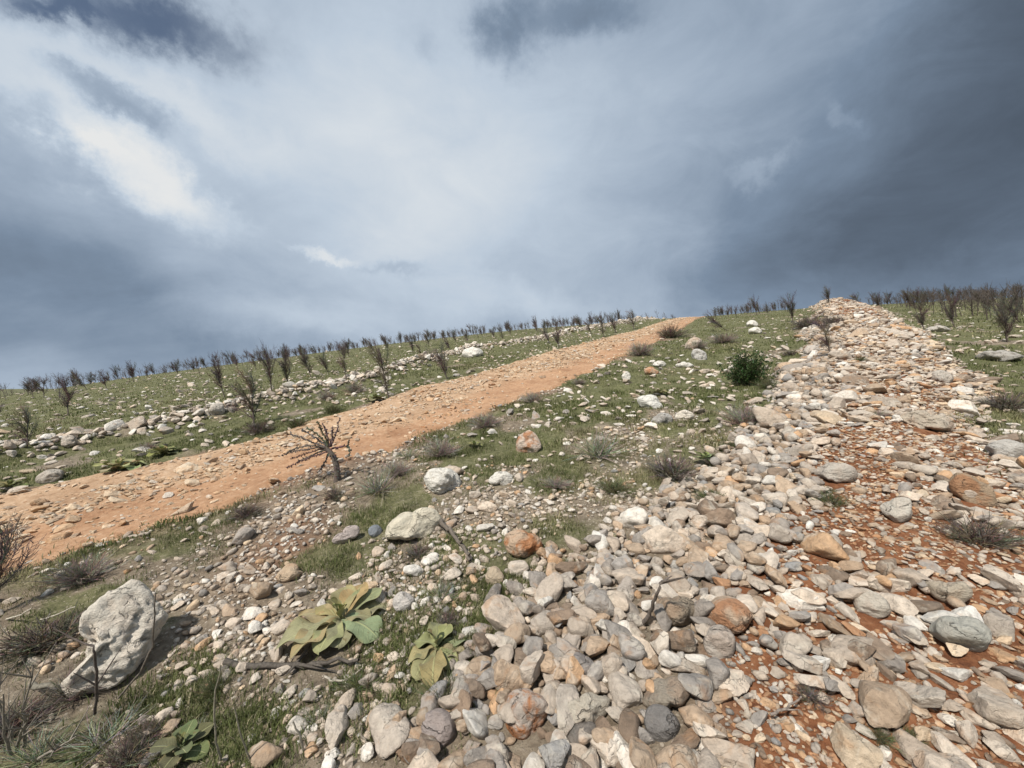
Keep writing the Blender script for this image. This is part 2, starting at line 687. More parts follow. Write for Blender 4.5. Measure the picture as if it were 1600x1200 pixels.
def ground_material():
    m, t, b = new_mat('ground_earth')
    at = t.new('ShaderNodeAttribute', attribute_name='mask')
    sp = t.new('ShaderNodeSeparateColor')
    t.l.new(at.outputs['Color'], sp.inputs[0])
    geo = t.new('ShaderNodeNewGeometry')
    v = geo.outputs['Position']
    n1 = t.noise(v, 3.0, 6, 0.62)
    n2 = t.noise(v, 19.0, 6, 0.68)
    n3 = t.noise(v, 85.0, 4, 0.7)
    soil = t.ramp(n2, [(0.28, (0.115, 0.088, 0.060)), (0.5, (0.225, 0.178, 0.126)), (0.72, (0.340, 0.285, 0.210))])
    red = t.ramp(n2, [(0.26, (0.105, 0.040, 0.019)), (0.42, (0.190, 0.074, 0.032)), (0.56, (0.250, 0.108, 0.050)), (0.74, (0.350, 0.195, 0.112))])
    green = t.ramp(n2, [(0.28, (0.062, 0.066, 0.027)), (0.5, (0.124, 0.124, 0.052)), (0.72, (0.222, 0.203, 0.113))])
    c = t.mix(sp.outputs[0], soil, red)
    gm = t.maprange(t.math('ADD', sp.outputs[1], t.math('MULTIPLY', t.math('SUBTRACT', n3, 0.5), 0.5)), 0.25, 0.6)
    c = t.mix(gm, c, green)
    # grit: small pale chips lying in the soil
    ve = t.new('ShaderNodeTexVoronoi', feature='F1')
    t.l.new(v, ve.inputs['Vector'])
    ve.inputs['Scale'].default_value = 75.0
    cs = t.new('ShaderNodeSeparateColor')
    t.l.new(ve.outputs['Color'], cs.inputs[0])
    chip = t.math('LESS_THAN', ve.outputs['Distance'], t.math('MULTIPLY', cs.outputs[0], 0.62))
    lot = t.math('LESS_THAN', cs.outputs[1], t.math('MULTIPLY_ADD', sp.outputs[2], 0.85, 0.12))
    chip = t.math('MULTIPLY', chip, lot)
    chip = t.math('MULTIPLY', chip, t.math('MULTIPLY', t.math('SUBTRACT', 1.0, sp.outputs[0]), t.math('SUBTRACT', 1.0, t.math('MULTIPLY', gm, 0.6))))
    chipc = t.mix(cs.outputs[2], (0.24, 0.19, 0.14), (0.50, 0.43, 0.34))
    chipc = t.mix(t.math('MULTIPLY', sp.outputs[0], 0.6), chipc, (0.42, 0.21, 0.11))
    c = t.mix(chip, c, chipc)
    # farther off: stones too small to be told apart one by one
    vf = t.new('ShaderNodeTexVoronoi', feature='F1')
    t.l.new(v, vf.inputs['Vector'])
    vf.inputs['Scale'].default_value = 4.5
    cf = t.new('ShaderNodeSeparateColor')
    t.l.new(vf.outputs['Color'], cf.inputs[0])
    far = t.math('LESS_THAN', vf.outputs['Distance'], t.math('MULTIPLY', cf.outputs[0], 0.30))
    far = t.math('MULTIPLY', far, t.math('LESS_THAN', cf.outputs[1], 0.35))
    ca = t.new('ShaderNodeAttribute', attribute_name='faraway')
    far = t.math('MULTIPLY', far, ca.outputs['Fac'])
    c = t.mix(far, c, t.mix(cf.outputs[2], (0.30, 0.27, 0.22), (0.58, 0.53, 0.46)))
    c = t.mix(1.0, c, t.ramp(n1, [(0.3, 0.78), (0.7, 1.18)]), 'MULTIPLY')
    t.l.new(c, b.inputs['Base Color'])
    b.inputs['Roughness'].default_value = 0.95
    h = t.math('ADD', t.math('MULTIPLY', n2, 1.0), t.math('MULTIPLY', n3, 0.5))
    h = t.math('ADD', h, t.math('MULTIPLY', chip, 0.4))
    bump(t, b, h, 0.9, 0.03)
    return m


def road_material():
    m, t, b = new_mat('road_dirt')
    geo = t.new('ShaderNodeNewGeometry')
    at = t.new('ShaderNodeAttribute', attribute_name='mask')
    sp = t.new('ShaderNodeSeparateColor')
    t.l.new(at.outputs['Color'], sp.inputs[0])
    v = geo.outputs['Position']
    n1 = t.noise(v, 1.3, 5, 0.6)
    n2 = t.noise(v, 14.0, 6, 0.68)
    n3 = t.noise(v, 70.0, 4, 0.7)
    c = t.ramp(n2, [(0.26, (0.28, 0.142, 0.074)), (0.5, (0.415, 0.232, 0.126)), (0.74, (0.51, 0.322, 0.196))])
    pale = t.ramp(n2, [(0.26, (0.31, 0.190, 0.110)), (0.5, (0.465, 0.310, 0.190)), (0.74, (0.58, 0.425, 0.290))])
    c = t.mix(sp.outputs[0], c, pale)
    ve = t.new('ShaderNodeTexVoronoi', feature='F1')
    t.l.new(v, ve.inputs['Vector'])
    ve.inputs['Scale'].default_value = 24.0
    cs = t.new('ShaderNodeSeparateColor')
    t.l.new(ve.outputs['Color'], cs.inputs[0])
    chip = t.math('LESS_THAN', ve.outputs['Distance'], t.math('MULTIPLY', cs.outputs[0], 0.55))
    chip = t.math('MULTIPLY', chip, t.math('LESS_THAN', cs.outputs[1], t.math('MULTIPLY_ADD', sp.outputs[0], 0.6, 0.1)))
    c = t.mix(chip, c, t.mix(cs.outputs[2], (0.38, 0.22, 0.12), (0.60, 0.44, 0.30)))
    c = t.mix(1.0, c, t.ramp(n1, [(0.3, (0.74, 0.68, 0.64)), (0.5, (1, 1, 1)), (0.7, (1.1, 1.13, 1.16))]), 'MULTIPLY')
    t.l.new(c, b.inputs['Base Color'])
    b.inputs['Roughness'].default_value = 0.96
    h = t.math('ADD', n2, t.math('MULTIPLY', n3, 0.45))
    h = t.math('ADD', h, t.math('MULTIPLY', chip, 0.5))
    bump(t, b, h, 0.9, 0.03)
    return m


def attr_material(name, rough=0.9, scale=60.0, lo=0.65, hi=1.25, trans=0.0):
    m, t, b = new_mat(name)
    at = t.new('ShaderNodeAttribute', attribute_name='col')
    geo = t.new('ShaderNodeNewGeometry')
    n = t.noise(geo.outputs['Position'], scale, 4, 0.65)
    c = t.mix(1.0, at.outputs['Color'], t.ramp(n, [(0.3, lo), (0.7, hi)]), 'MULTIPLY')
    t.l.new(c, b.inputs['Base Color'])
    b.inputs['Roughness'].default_value = rough
    if trans:
        tr = t.new('ShaderNodeBsdfTranslucent')
        t.l.new(c, tr.inputs[0])
        mx = t.new('ShaderNodeMixShader')
        mx.inputs[0].default_value = trans
        out = t.n.get('Material Output')
        t.l.new(b.outputs[0], mx.inputs[1])
        t.l.new(tr.outputs[0], mx.inputs[2])
        t.l.new(mx.outputs[0], out.inputs[0])
    return m


M_GROUND = ground_material()
M_ROAD = road_material()
M_GRASS = attr_material('grass_blades', 0.7, 3.0, 0.7, 1.3, 0.3)
M_BARK = attr_material('dark_bark', 0.95, 90.0, 0.5, 1.35)
M_TWIG = attr_material('dry_twigs', 0.95, 40.0, 0.7, 1.25)
M_FOLIAGE = attr_material('bush_leaves', 0.6, 12.0, 0.6, 1.3, 0.25)


def mullein_material():
    m, t, b = new_mat('felted_leaf')
    at = t.new('ShaderNodeAttribute', attribute_name='leaf')
    sp = t.new('ShaderNodeSeparateColor')
    t.l.new(at.outputs['Color'], sp.inputs[0])
    oi = t.new('ShaderNodeObjectInfo')
    geo = t.new('ShaderNodeNewGeometry')
    v = geo.outputs['Position']
    n = t.noise(v, 14.0, 5, 0.6, 0.3)
    nf = t.noise(v, 160.0, 4, 0.7)
    c = t.mix(1.0, oi.outputs['Color'], t.ramp(n, [(0.3, 0.74), (0.7, 1.2)]), 'MULTIPLY')
    # side veins run out and forward from the midrib
    ax = t.math('ABSOLUTE', t.math('MULTIPLY_ADD', sp.outputs[0], 2.0, -1.0))
    ph = t.math('SUBTRACT', t.math('MULTIPLY', sp.outputs[1], 9.0), t.math('MULTIPLY', ax, 2.2))
    vein = t.math('ABSOLUTE', t.math('SUBTRACT', t.math('FRACT', ph), 0.5))
    vein = t.maprange(vein, 0.0, 0.10, 1.0, 0.0)
    rib = t.maprange(ax, 0.03, 0.09, 1.0, 0.0)
    lines = t.math('MAXIMUM', t.math('MULTIPLY', vein, 0.35), t.math('MULTIPLY', rib, 0.85))
    c = t.mix(t.math('MULTIPLY', lines, 0.7), c, (0.42, 0.42, 0.20))
    c = t.mix(t.maprange(t.noise(v, 30.0, 4, 0.65), 0.60, 0.70, 0, 0.6), c, (0.16, 0.11, 0.045))
    edge = t.math('MULTIPLY', t.maprange(ax, 0.80, 1.0), t.maprange(n, 0.45, 0.6))
    c = t.mix(t.math('MULTIPLY', edge, 0.5), c, (0.30, 0.22, 0.09))
    c = t.mix(1.0, c, t.ramp(nf, [(0.3, 0.85), (0.7, 1.1)]), 'MULTIPLY')
    t.l.new(c, b.inputs['Base Color'])
    b.inputs['Roughness'].default_value = 0.85
    b.inputs['Sheen Weight'].default_value = 0.08
    h = t.math('ADD', t.math('MULTIPLY', lines, 0.8), t.math('ADD', t.math('MULTIPLY', n, 0.6), t.math('MULTIPLY', nf, 0.2)))
    bump(t, b, h, 0.6, 0.008)
    tr = t.new('ShaderNodeBsdfTranslucent')
    t.l.new(c, tr.inputs[0])
    mx = t.new('ShaderNodeMixShader')
    mx.inputs[0].default_value = 0.15
    t.l.new(b.outputs[0], mx.inputs[1])
    t.l.new(tr.outputs[0], mx.inputs[2])
    t.l.new(mx.outputs[0], t.n.get('Material Output').inputs[0])
    return m


M_MULLEIN = mullein_material()

# ------------------------------------------------------------------ ground


def build_ground():
    th = np.r_[np.linspace(-68, 68, 430), np.linspace(71, 289, 60)]
    th = np.radians(th)
    r = np.r_[np.geomspace(0.3, 75, 400), np.geomspace(80, 3500, 26)]
    TH, R = np.meshgrid(th, r)
    X = np.sin(TH) * R
    Y = np.cos(TH) * R
    Z = T(X, Y)
    red, g, pale, onroad, bank, row = masks(X, Y)
    fade = 1 - sstep(R, 10, 30)
    micro = (fbm(X * 9, Y * 9, 51, 3) - 0.5) * 0.05 * fade + (fbm(X * 2.2, Y * 2.2, 55, 3) - 0.5) * 0.06
    Z = Z + micro * (1 - 0.8 * onroad) - 0.03 * onroad
    nr, nt = R.shape
    V = np.stack([X, Y, Z], -1).reshape(-1, 3)
    idx = np.arange(nr * nt).reshape(nr, nt)
    nx = np.roll(idx, -1, 1)
    Q = np.stack([idx[:-1], nx[:-1], nx[1:], idx[1:]], -1).reshape(-1, 4)[:, ::-1]
    mask = np.stack([red, g * (0.52 + 0.48 * sstep(R, 3, 10)), pale], -1).reshape(-1, 3)
    far = sstep(R, 12, 25).reshape(-1, 1).repeat(3, 1) * (1 - onroad).reshape(-1, 1)
    # close the small hole under the camera
    V = np.vstack([V, [[0, 0, Tf(0, 0)]]])
    mask = np.vstack([mask, mask[:1]])
    far = np.vstack([far, far[:1]])
    me = np_mesh('ground', V, Q, True, {'mask': mask, 'faraway': far})
    bm = bmesh.new()
    bm.from_mesh(me)
    bm.verts.ensure_lookup_table()
    c = bm.verts[len(V) - 1]
    for j in range(nt):
        bm.faces.new((c, bm.verts[(j + 1) % nt], bm.verts[j])).smooth = True
    bm.to_mesh(me)
    bm.free()
    link('ground', me, M_GROUND, kind='structure')


build_ground()


def road_bump(x, y, q):
    rubble = sstep(q, 0.28, 0.42) * (1 - sstep(q, 0.9, 1.0))
    return (0.05 * (fbm(x * 2.5, y * 2.5, 61, 3) - 0.5) + 0.045 * (fbm(x * 8, y * 8, 64, 3) - 0.5) * rubble
            - 0.035 * np.exp(-((q - 0.2) / 0.12) ** 2) - 0.02 * np.exp(-((q - 0.75) / 0.10) ** 2))


def build_road():
    S = np.r_[np.linspace(-15, 25, 560), np.linspace(25.1, 74, 160)]
    q = np.linspace(-0.10, 1.10, 72)
    SS, QQ = np.meshgrid(S, q, indexing='ij')
    tn = np.interp(SS, *CN)
    tf = np.minimum(np.interp(SS, *CF), tn - 2.0)
    tt = tn + (tf - tn) * QQ
    X = SS * RD[0] + tt * RN[0]
    Y = SS * RD[1] + tt * RN[1]
    e = fbm(X * 1.3, Y * 1.3, 11, 3) - 0.5
    wid = tn - tf
    ins = np.minimum(QQ, 1 - QQ) * wid + 0.65 * e + 0.30 * (fbm(X * 5, Y * 5, 13, 3) - 0.5)
    lift = 0.03 * sstep(ins, -0.15, 0.12) - 0.09 * (1 - sstep(ins, -0.3, 0.02))
    Z = T(X, Y) + lift + road_bump(X, Y, QQ) * sstep(ins, -0.1, 0.3)
    rubble = sstep(QQ + 0.25 * e, 0.28, 0.45)
    far = sstep(SS, 8, 22)
    mask = np.stack([np.clip(0.15 + 0.75 * rubble + 0.15 * far, 0, 1), far, far], -1).reshape(-1, 3)
    n, m = SS.shape
    idx = np.arange(n * m).reshape(n, m)
    Q = np.stack([idx[:-1, :-1], idx[1:, :-1], idx[1:, 1:], idx[:-1, 1:]], -1).reshape(-1, 4)
    me = np_mesh('dirt_road', np.stack([X, Y, Z], -1).reshape(-1, 3), Q, True, {'mask': mask})
    return link('dirt_road', me, M_ROAD, kind='structure', label='ochre dirt track strewn with rubble')


ROAD = build_road()


def surf(x, y):
    """height of the walking surface, road or land, at places given as arrays"""
    x = np.asarray(x, float)
    y = np.asarray(y, float)
    q, out = road_q(x, y)
    on = sstep(-out, -0.05, 0.2)
    R = np.sqrt(x * x + y * y)
    fade = 1 - sstep(R, 10, 30)
    micro = (fbm(x * 9, y * 9, 51, 3) - 0.5) * 0.05 * fade + (fbm(x * 2.2, y * 2.2, 55, 3) - 0.5) * 0.06
    return T(x, y) + (1 - on) * micro + on * (0.03 + road_bump(x, y, q))


# ------------------------------------------------------------------ stones: shapes


def stone_arrays(sub, seed, style):
    """a unit stone cut by random planes; style: round, block, flake"""
    rr = random.Random(seed)
    bm = bmesh.new()
    bmesh.ops.create_icosphere(bm, subdivisions=sub, radius=1.0)
    V = np.array([v.co[:] for v in bm.verts])
    Fc = np.array([[v.index for v in f.verts] for f in bm.faces])
    bm.free()
    V /= np.linalg.norm(V, axis=1)[:, None]
    if style == 'round':
        K, p, hmin, hmax, amp = 10, 8.0, 0.64, 1.0, 0.11
    elif style == 'block':
        K, p, hmin, hmax, amp = 9, 22.0, 0.50, 0.98, 0.085
    else:
        K, p, hmin, hmax, amp = 11, 20.0, 0.50, 1.0, 0.08
    acc = np.zeros(len(V))
    for k in range(K + 4):
        n = np.array([rr.gauss(0, 1), rr.gauss(0, 1), rr.gauss(0, 1)])
        n /= np.linalg.norm(n)
        h = rr.uniform(hmin, hmax)
        acc += (np.maximum(V @ n, 0) / h) ** p
    rad = (acc + 0.72 ** p * 0.35) ** (-1 / p)
    rad = np.minimum(rad, 1.35)
    off = Vector((seed * 3.1, seed * 1.7, -seed * 2.3))
    ns = np.array([mnoise.noise(Vector(v) * 1.5 + off) + 0.5 * mnoise.noise(Vector(v) * 3.6 + off) + (0.28 * mnoise.noise(Vector(v) * 8.0 + off) if sub > 2 else 0) for v in V])
    P = V * (rad * (1 + amp * ns))[:, None]
    P -= P.mean(0)
    P /= np.abs(P).max(0)[None, :]          # fills the unit box
    return P, Fc


NV = {'round': 16, 'block': 18, 'flake': 14}
STY = list(NV)


def stone_object_meshes():
    out = {}
    for st in STY:
        for i in range(NV[st]):
            P, Fc = stone_arrays(4, 100 * STY.index(st) + i + 1, st)
            me = np_mesh('stone_' + st, P, Fc, True)
            if st != 'round':
                bm = bmesh.new()
                bm.from_mesh(me)
                for e in bm.edges:
                    if len(e.link_faces) == 2 and e.calc_face_angle(0) > math.radians(24):
                        e.smooth = False
                bm.to_mesh(me)
                bm.free()
            out[(st, i)] = me
    return out


OBJM = stone_object_meshes()
LOD = {}
for _st in STY:
    for _i in range(NV[_st]):
        for _sub in (1, 2, 3):
            LOD[(_st, _i, _sub)] = stone_arrays(_sub, 100 * STY.index(_st) + _i + 1, _st)

PAL = {
    'cream': (0.58, 0.485, 0.385), 'white': (0.70, 0.635, 0.545), 'grey': (0.35, 0.305, 0.26), 'tan': (0.44, 0.325, 0.225),
    'orange': (0.54, 0.345, 0.20), 'blue-grey': (0.325, 0.305, 0.28), 'brown': (0.26, 0.19, 0.135), 'beige': (0.47, 0.39, 0.31),
    'ochre': (0.53, 0.365, 0.225), 'rust': (0.43, 0.235, 0.125), 'sandy': (0.62, 0.475, 0.325),
}


def pick(rr, weights):
    ks = list(weights)
    return rr.choices(ks, [weights[k] for k in ks])[0]


class Field:
    """stones placed one by one so that they do not run into each other (coarse grid for big ones, fine grid for small ones)"""
    LEVELS = ((0.30, 0.60), (0.12, 0.12), (0.05, 0.045), (0.025, 0.018))      # cell, largest radius kept in it

    def __init__(self):
        self.g = [{} for _ in self.LEVELS]

    def free(self, x, y, r, k):
        for (c, rmax), h in zip(self.LEVELS, self.g):
            reach = (r + rmax) * k
            x0, x1 = int((x - reach) // c), int((x + reach) // c)
            y0, y1 = int((y - reach) // c), int((y + reach) // c)
            for i in range(x0, x1 + 1):
                for j in range(y0, y1 + 1):
                    cell = h.get((i, j))
                    if cell:
                        for (a, b, q) in cell:
                            if (a - x) ** 2 + (b - y) ** 2 < ((r + q) * k) ** 2:
                                return False
        return True

    def block(self, x, y, r):
        lv = 3 if r <= 0.018 else 2 if r <= 0.045 else 1 if r <= 0.12 else 0
        c = self.LEVELS[lv][0]
        self.g[lv].setdefault((int(x // c), int(y // c)), []).append((x, y, r))


FIELD = Field()
RR = random.Random(11)


def euler_R(rx, ry, rz):
    return np.array((Matrix.Rotation(rz, 3, 'Z') @ Matrix.Rotation(ry, 3, 'Y') @ Matrix.Rotation(rx, 3, 'X')))


def finish(s, style, colour, flat, elong, tilt, sink, jitter=0.16):
    rr = RR
    r = s['r']
    sx = r * rr.uniform(0.95, 1.1) * elong
    sy = r * rr.uniform(0.80, 1.0)
    sz = r * flat
    base = PAL[colour]
    k = rr.uniform(1 - jitter, 1 + jitter)
    w = rr.uniform(-0.03, 0.03)
    s.update(style=style, var=rr.randrange(NV[style]), sc=(sx, sy, sz), rot=(rr.gauss(0, tilt), rr.gauss(0, tilt), rr.uniform(0, 6.283)), colour=colour,
             rgb=(min(base[0] * k * (1 + w), .8), min(base[1] * k, .78), min(base[2] * k * (1 - w), .75)), sink=sink)


def px_of(s):
    z = s['z']
    d = max(s['y'], 0.05)
    return 800 + F * s['x'] / d, 600 - F * (z - CAMZ) / d, s['r'] * F / math.hypot(d, s['x'])


# ------------------------------------------------------------------ boulders with a shape of their own (outline taken at its own distance)
LAND = []          # landmarks other labels refer to: (phrase, px, py)


def outline_boulder(label, pts, depth, colour, stain=0.0, seed=1, rough=0.07, facet=0.5, lift=0.30, name='boulder'):
    P = np.array(pts, float)
    cpx = (P.min(0) + P.max(0)) / 2
    cen = P.mean(0) * 0.5 + cpx * 0.5
    bot = P[:, 1].max()
    g = gp(cen[0], bot - 0.25 * (bot - P[:, 1].min()))
    c0 = Vector((0, 0, CAMZ))
    ray = pxdir(cen[0], cen[1])
    dist = (g - c0).length
    size = (P.max(0) - P.min(0)).max() * dist / F / 2 / math.sqrt(1 + ((cen[0] - 800) / F) ** 2)
    ctr = c0 + ray * dist
    # let the boulder's middle stand a little above the land
    w = ray
    u = w.cross(Vector((0, 0, 1))).normalized()
    v = u.cross(w).normalized()
    L = []
    for q in P:
        dq = pxdir(q[0], q[1])
        hit = c0 + dq * (dist / dq.dot(w))
        rel = hit - ctr
        L.append((rel.dot(u), rel.dot(v)))
    L = np.array(L)
    ang = np.arctan2(L[:, 1], L[:, 0])
    rad = np.hypot(L[:, 0], L[:, 1])
    o = np.argsort(ang)
    ang, rad = ang[o], rad[o]
    ang = np.r_[ang[-1] - 2 * math.pi, ang, ang[0] + 2 * math.pi]
    rad = np.r_[rad[-1], rad, rad[0]]
    bm = bmesh.new()
    bmesh.ops.create_icosphere(bm, subdivisions=5 if size * F / dist > 28 else 4, radius=1)
    rr = random.Random(seed)
    planes = []
    for _ in range(11):
        n = Vector((rr.gauss(0, 1), rr.gauss(0, 1), rr.gauss(0, 1))).normalized()
        planes.append((n, rr.uniform(0.60, 0.98)))
    off = Vector((seed * 5.3, seed * 2.9, seed * 1.1))
    D = []
    for vt in bm.verts:
        d = vt.co.normalized()
        acc = sum((max(d.dot(n), 0) / h) ** 13 for n, h in planes) + 0.9 ** 13 * 0.5
        cut = min(acc ** (-1 / 13), 1.12)
        th = math.atan2(d.z, d.x)
        R = float(np.interp(th, ang, rad))
        rho = math.hypot(d.x, d.z)
        inpl = abs(d.y) ** 1.3
        shape = 1 * (1 - inpl) + cut * inpl
        rho2 = rho ** 0.8
        ridge = 1 - abs(mnoise.noise(d * 1.7 + off)) * 2
        ns = 0.6 * mnoise.noise(d * 2.3 + off) + 0.4 * mnoise.noise(d * 5.5 + off) + 0.26 * mnoise.noise(d * 12 + off) + facet * 0.45 * (ridge - 0.5) - facet * 0.5 * max(0, 0.12 - abs(mnoise.noise(Vector((d.x * 2.2, d.y * 2.2, d.z * 4.5)) + off))) / 0.12
        k = shape * (1 + rough * ns * (0.5 + 0.9 * inpl))
        D.append(u * (math.cos(th) * R * rho2 * k) + v * (math.sin(th) * R * rho2 * k) + w * (d.y * depth * size * cut * (1 + 2.2 * rough * ns)))
    ctr2 = ctr - w * (depth * size * 0.15)
    foot = Vector((ctr2.x, ctr2.y, Tf(ctr2.x, ctr2.y)))
    for vt, q in zip(bm.verts, D):
        vt.co = ctr2 + q - foot
    for e in bm.edges:
        if len(e.link_faces) == 2 and e.calc_face_angle(0) > math.radians(30):
            e.smooth = False
    for f in bm.faces:
        f.smooth = True
    me = bpy.data.meshes.new(name)
    bm.to_mesh(me)
    bm.free()
    at = me.attributes.new('stain', 'FLOAT', 'POINT')
    at.data.foreach_set('value', np.full(len(me.vertices), stain, np.float32))
    ob = link(name, me, M_BOULDER, label=label, category='boulder', group='larger boulders lying about the slope')
    ob.location = foot
    ob.color = (*colour, 1)
    FIELD.block(foot.x, foot.y, size * 0.85)
    hd = Vector((ctr2.x, ctr2.y, 0)).normalized()
    FIELD.block(foot.x - hd.x * size * .75, foot.y - hd.y * size * .75, size * 0.5)
    return ob


def ell(cx, cy, w, h, n=9, seed=0, j=0.10):
    rr = random.Random(seed * 7 + int(cx))
    return [(cx + w / 2 * math.cos(a) * (1 + rr.uniform(-j, j)), cy - h / 2 * math.sin(a) * (1 + rr.uniform(-j, j))) for a in [2 * math.pi * i / n for i in range(n)]]


PALE = (0.80, 0.72, 0.60)
CREAM = (0.74, 0.665, 0.51)
WHITE = (0.76, 0.71, 0.62)
ORNG = (0.58, 0.42, 0.29)
GREY = (0.46, 0.43, 0.385)

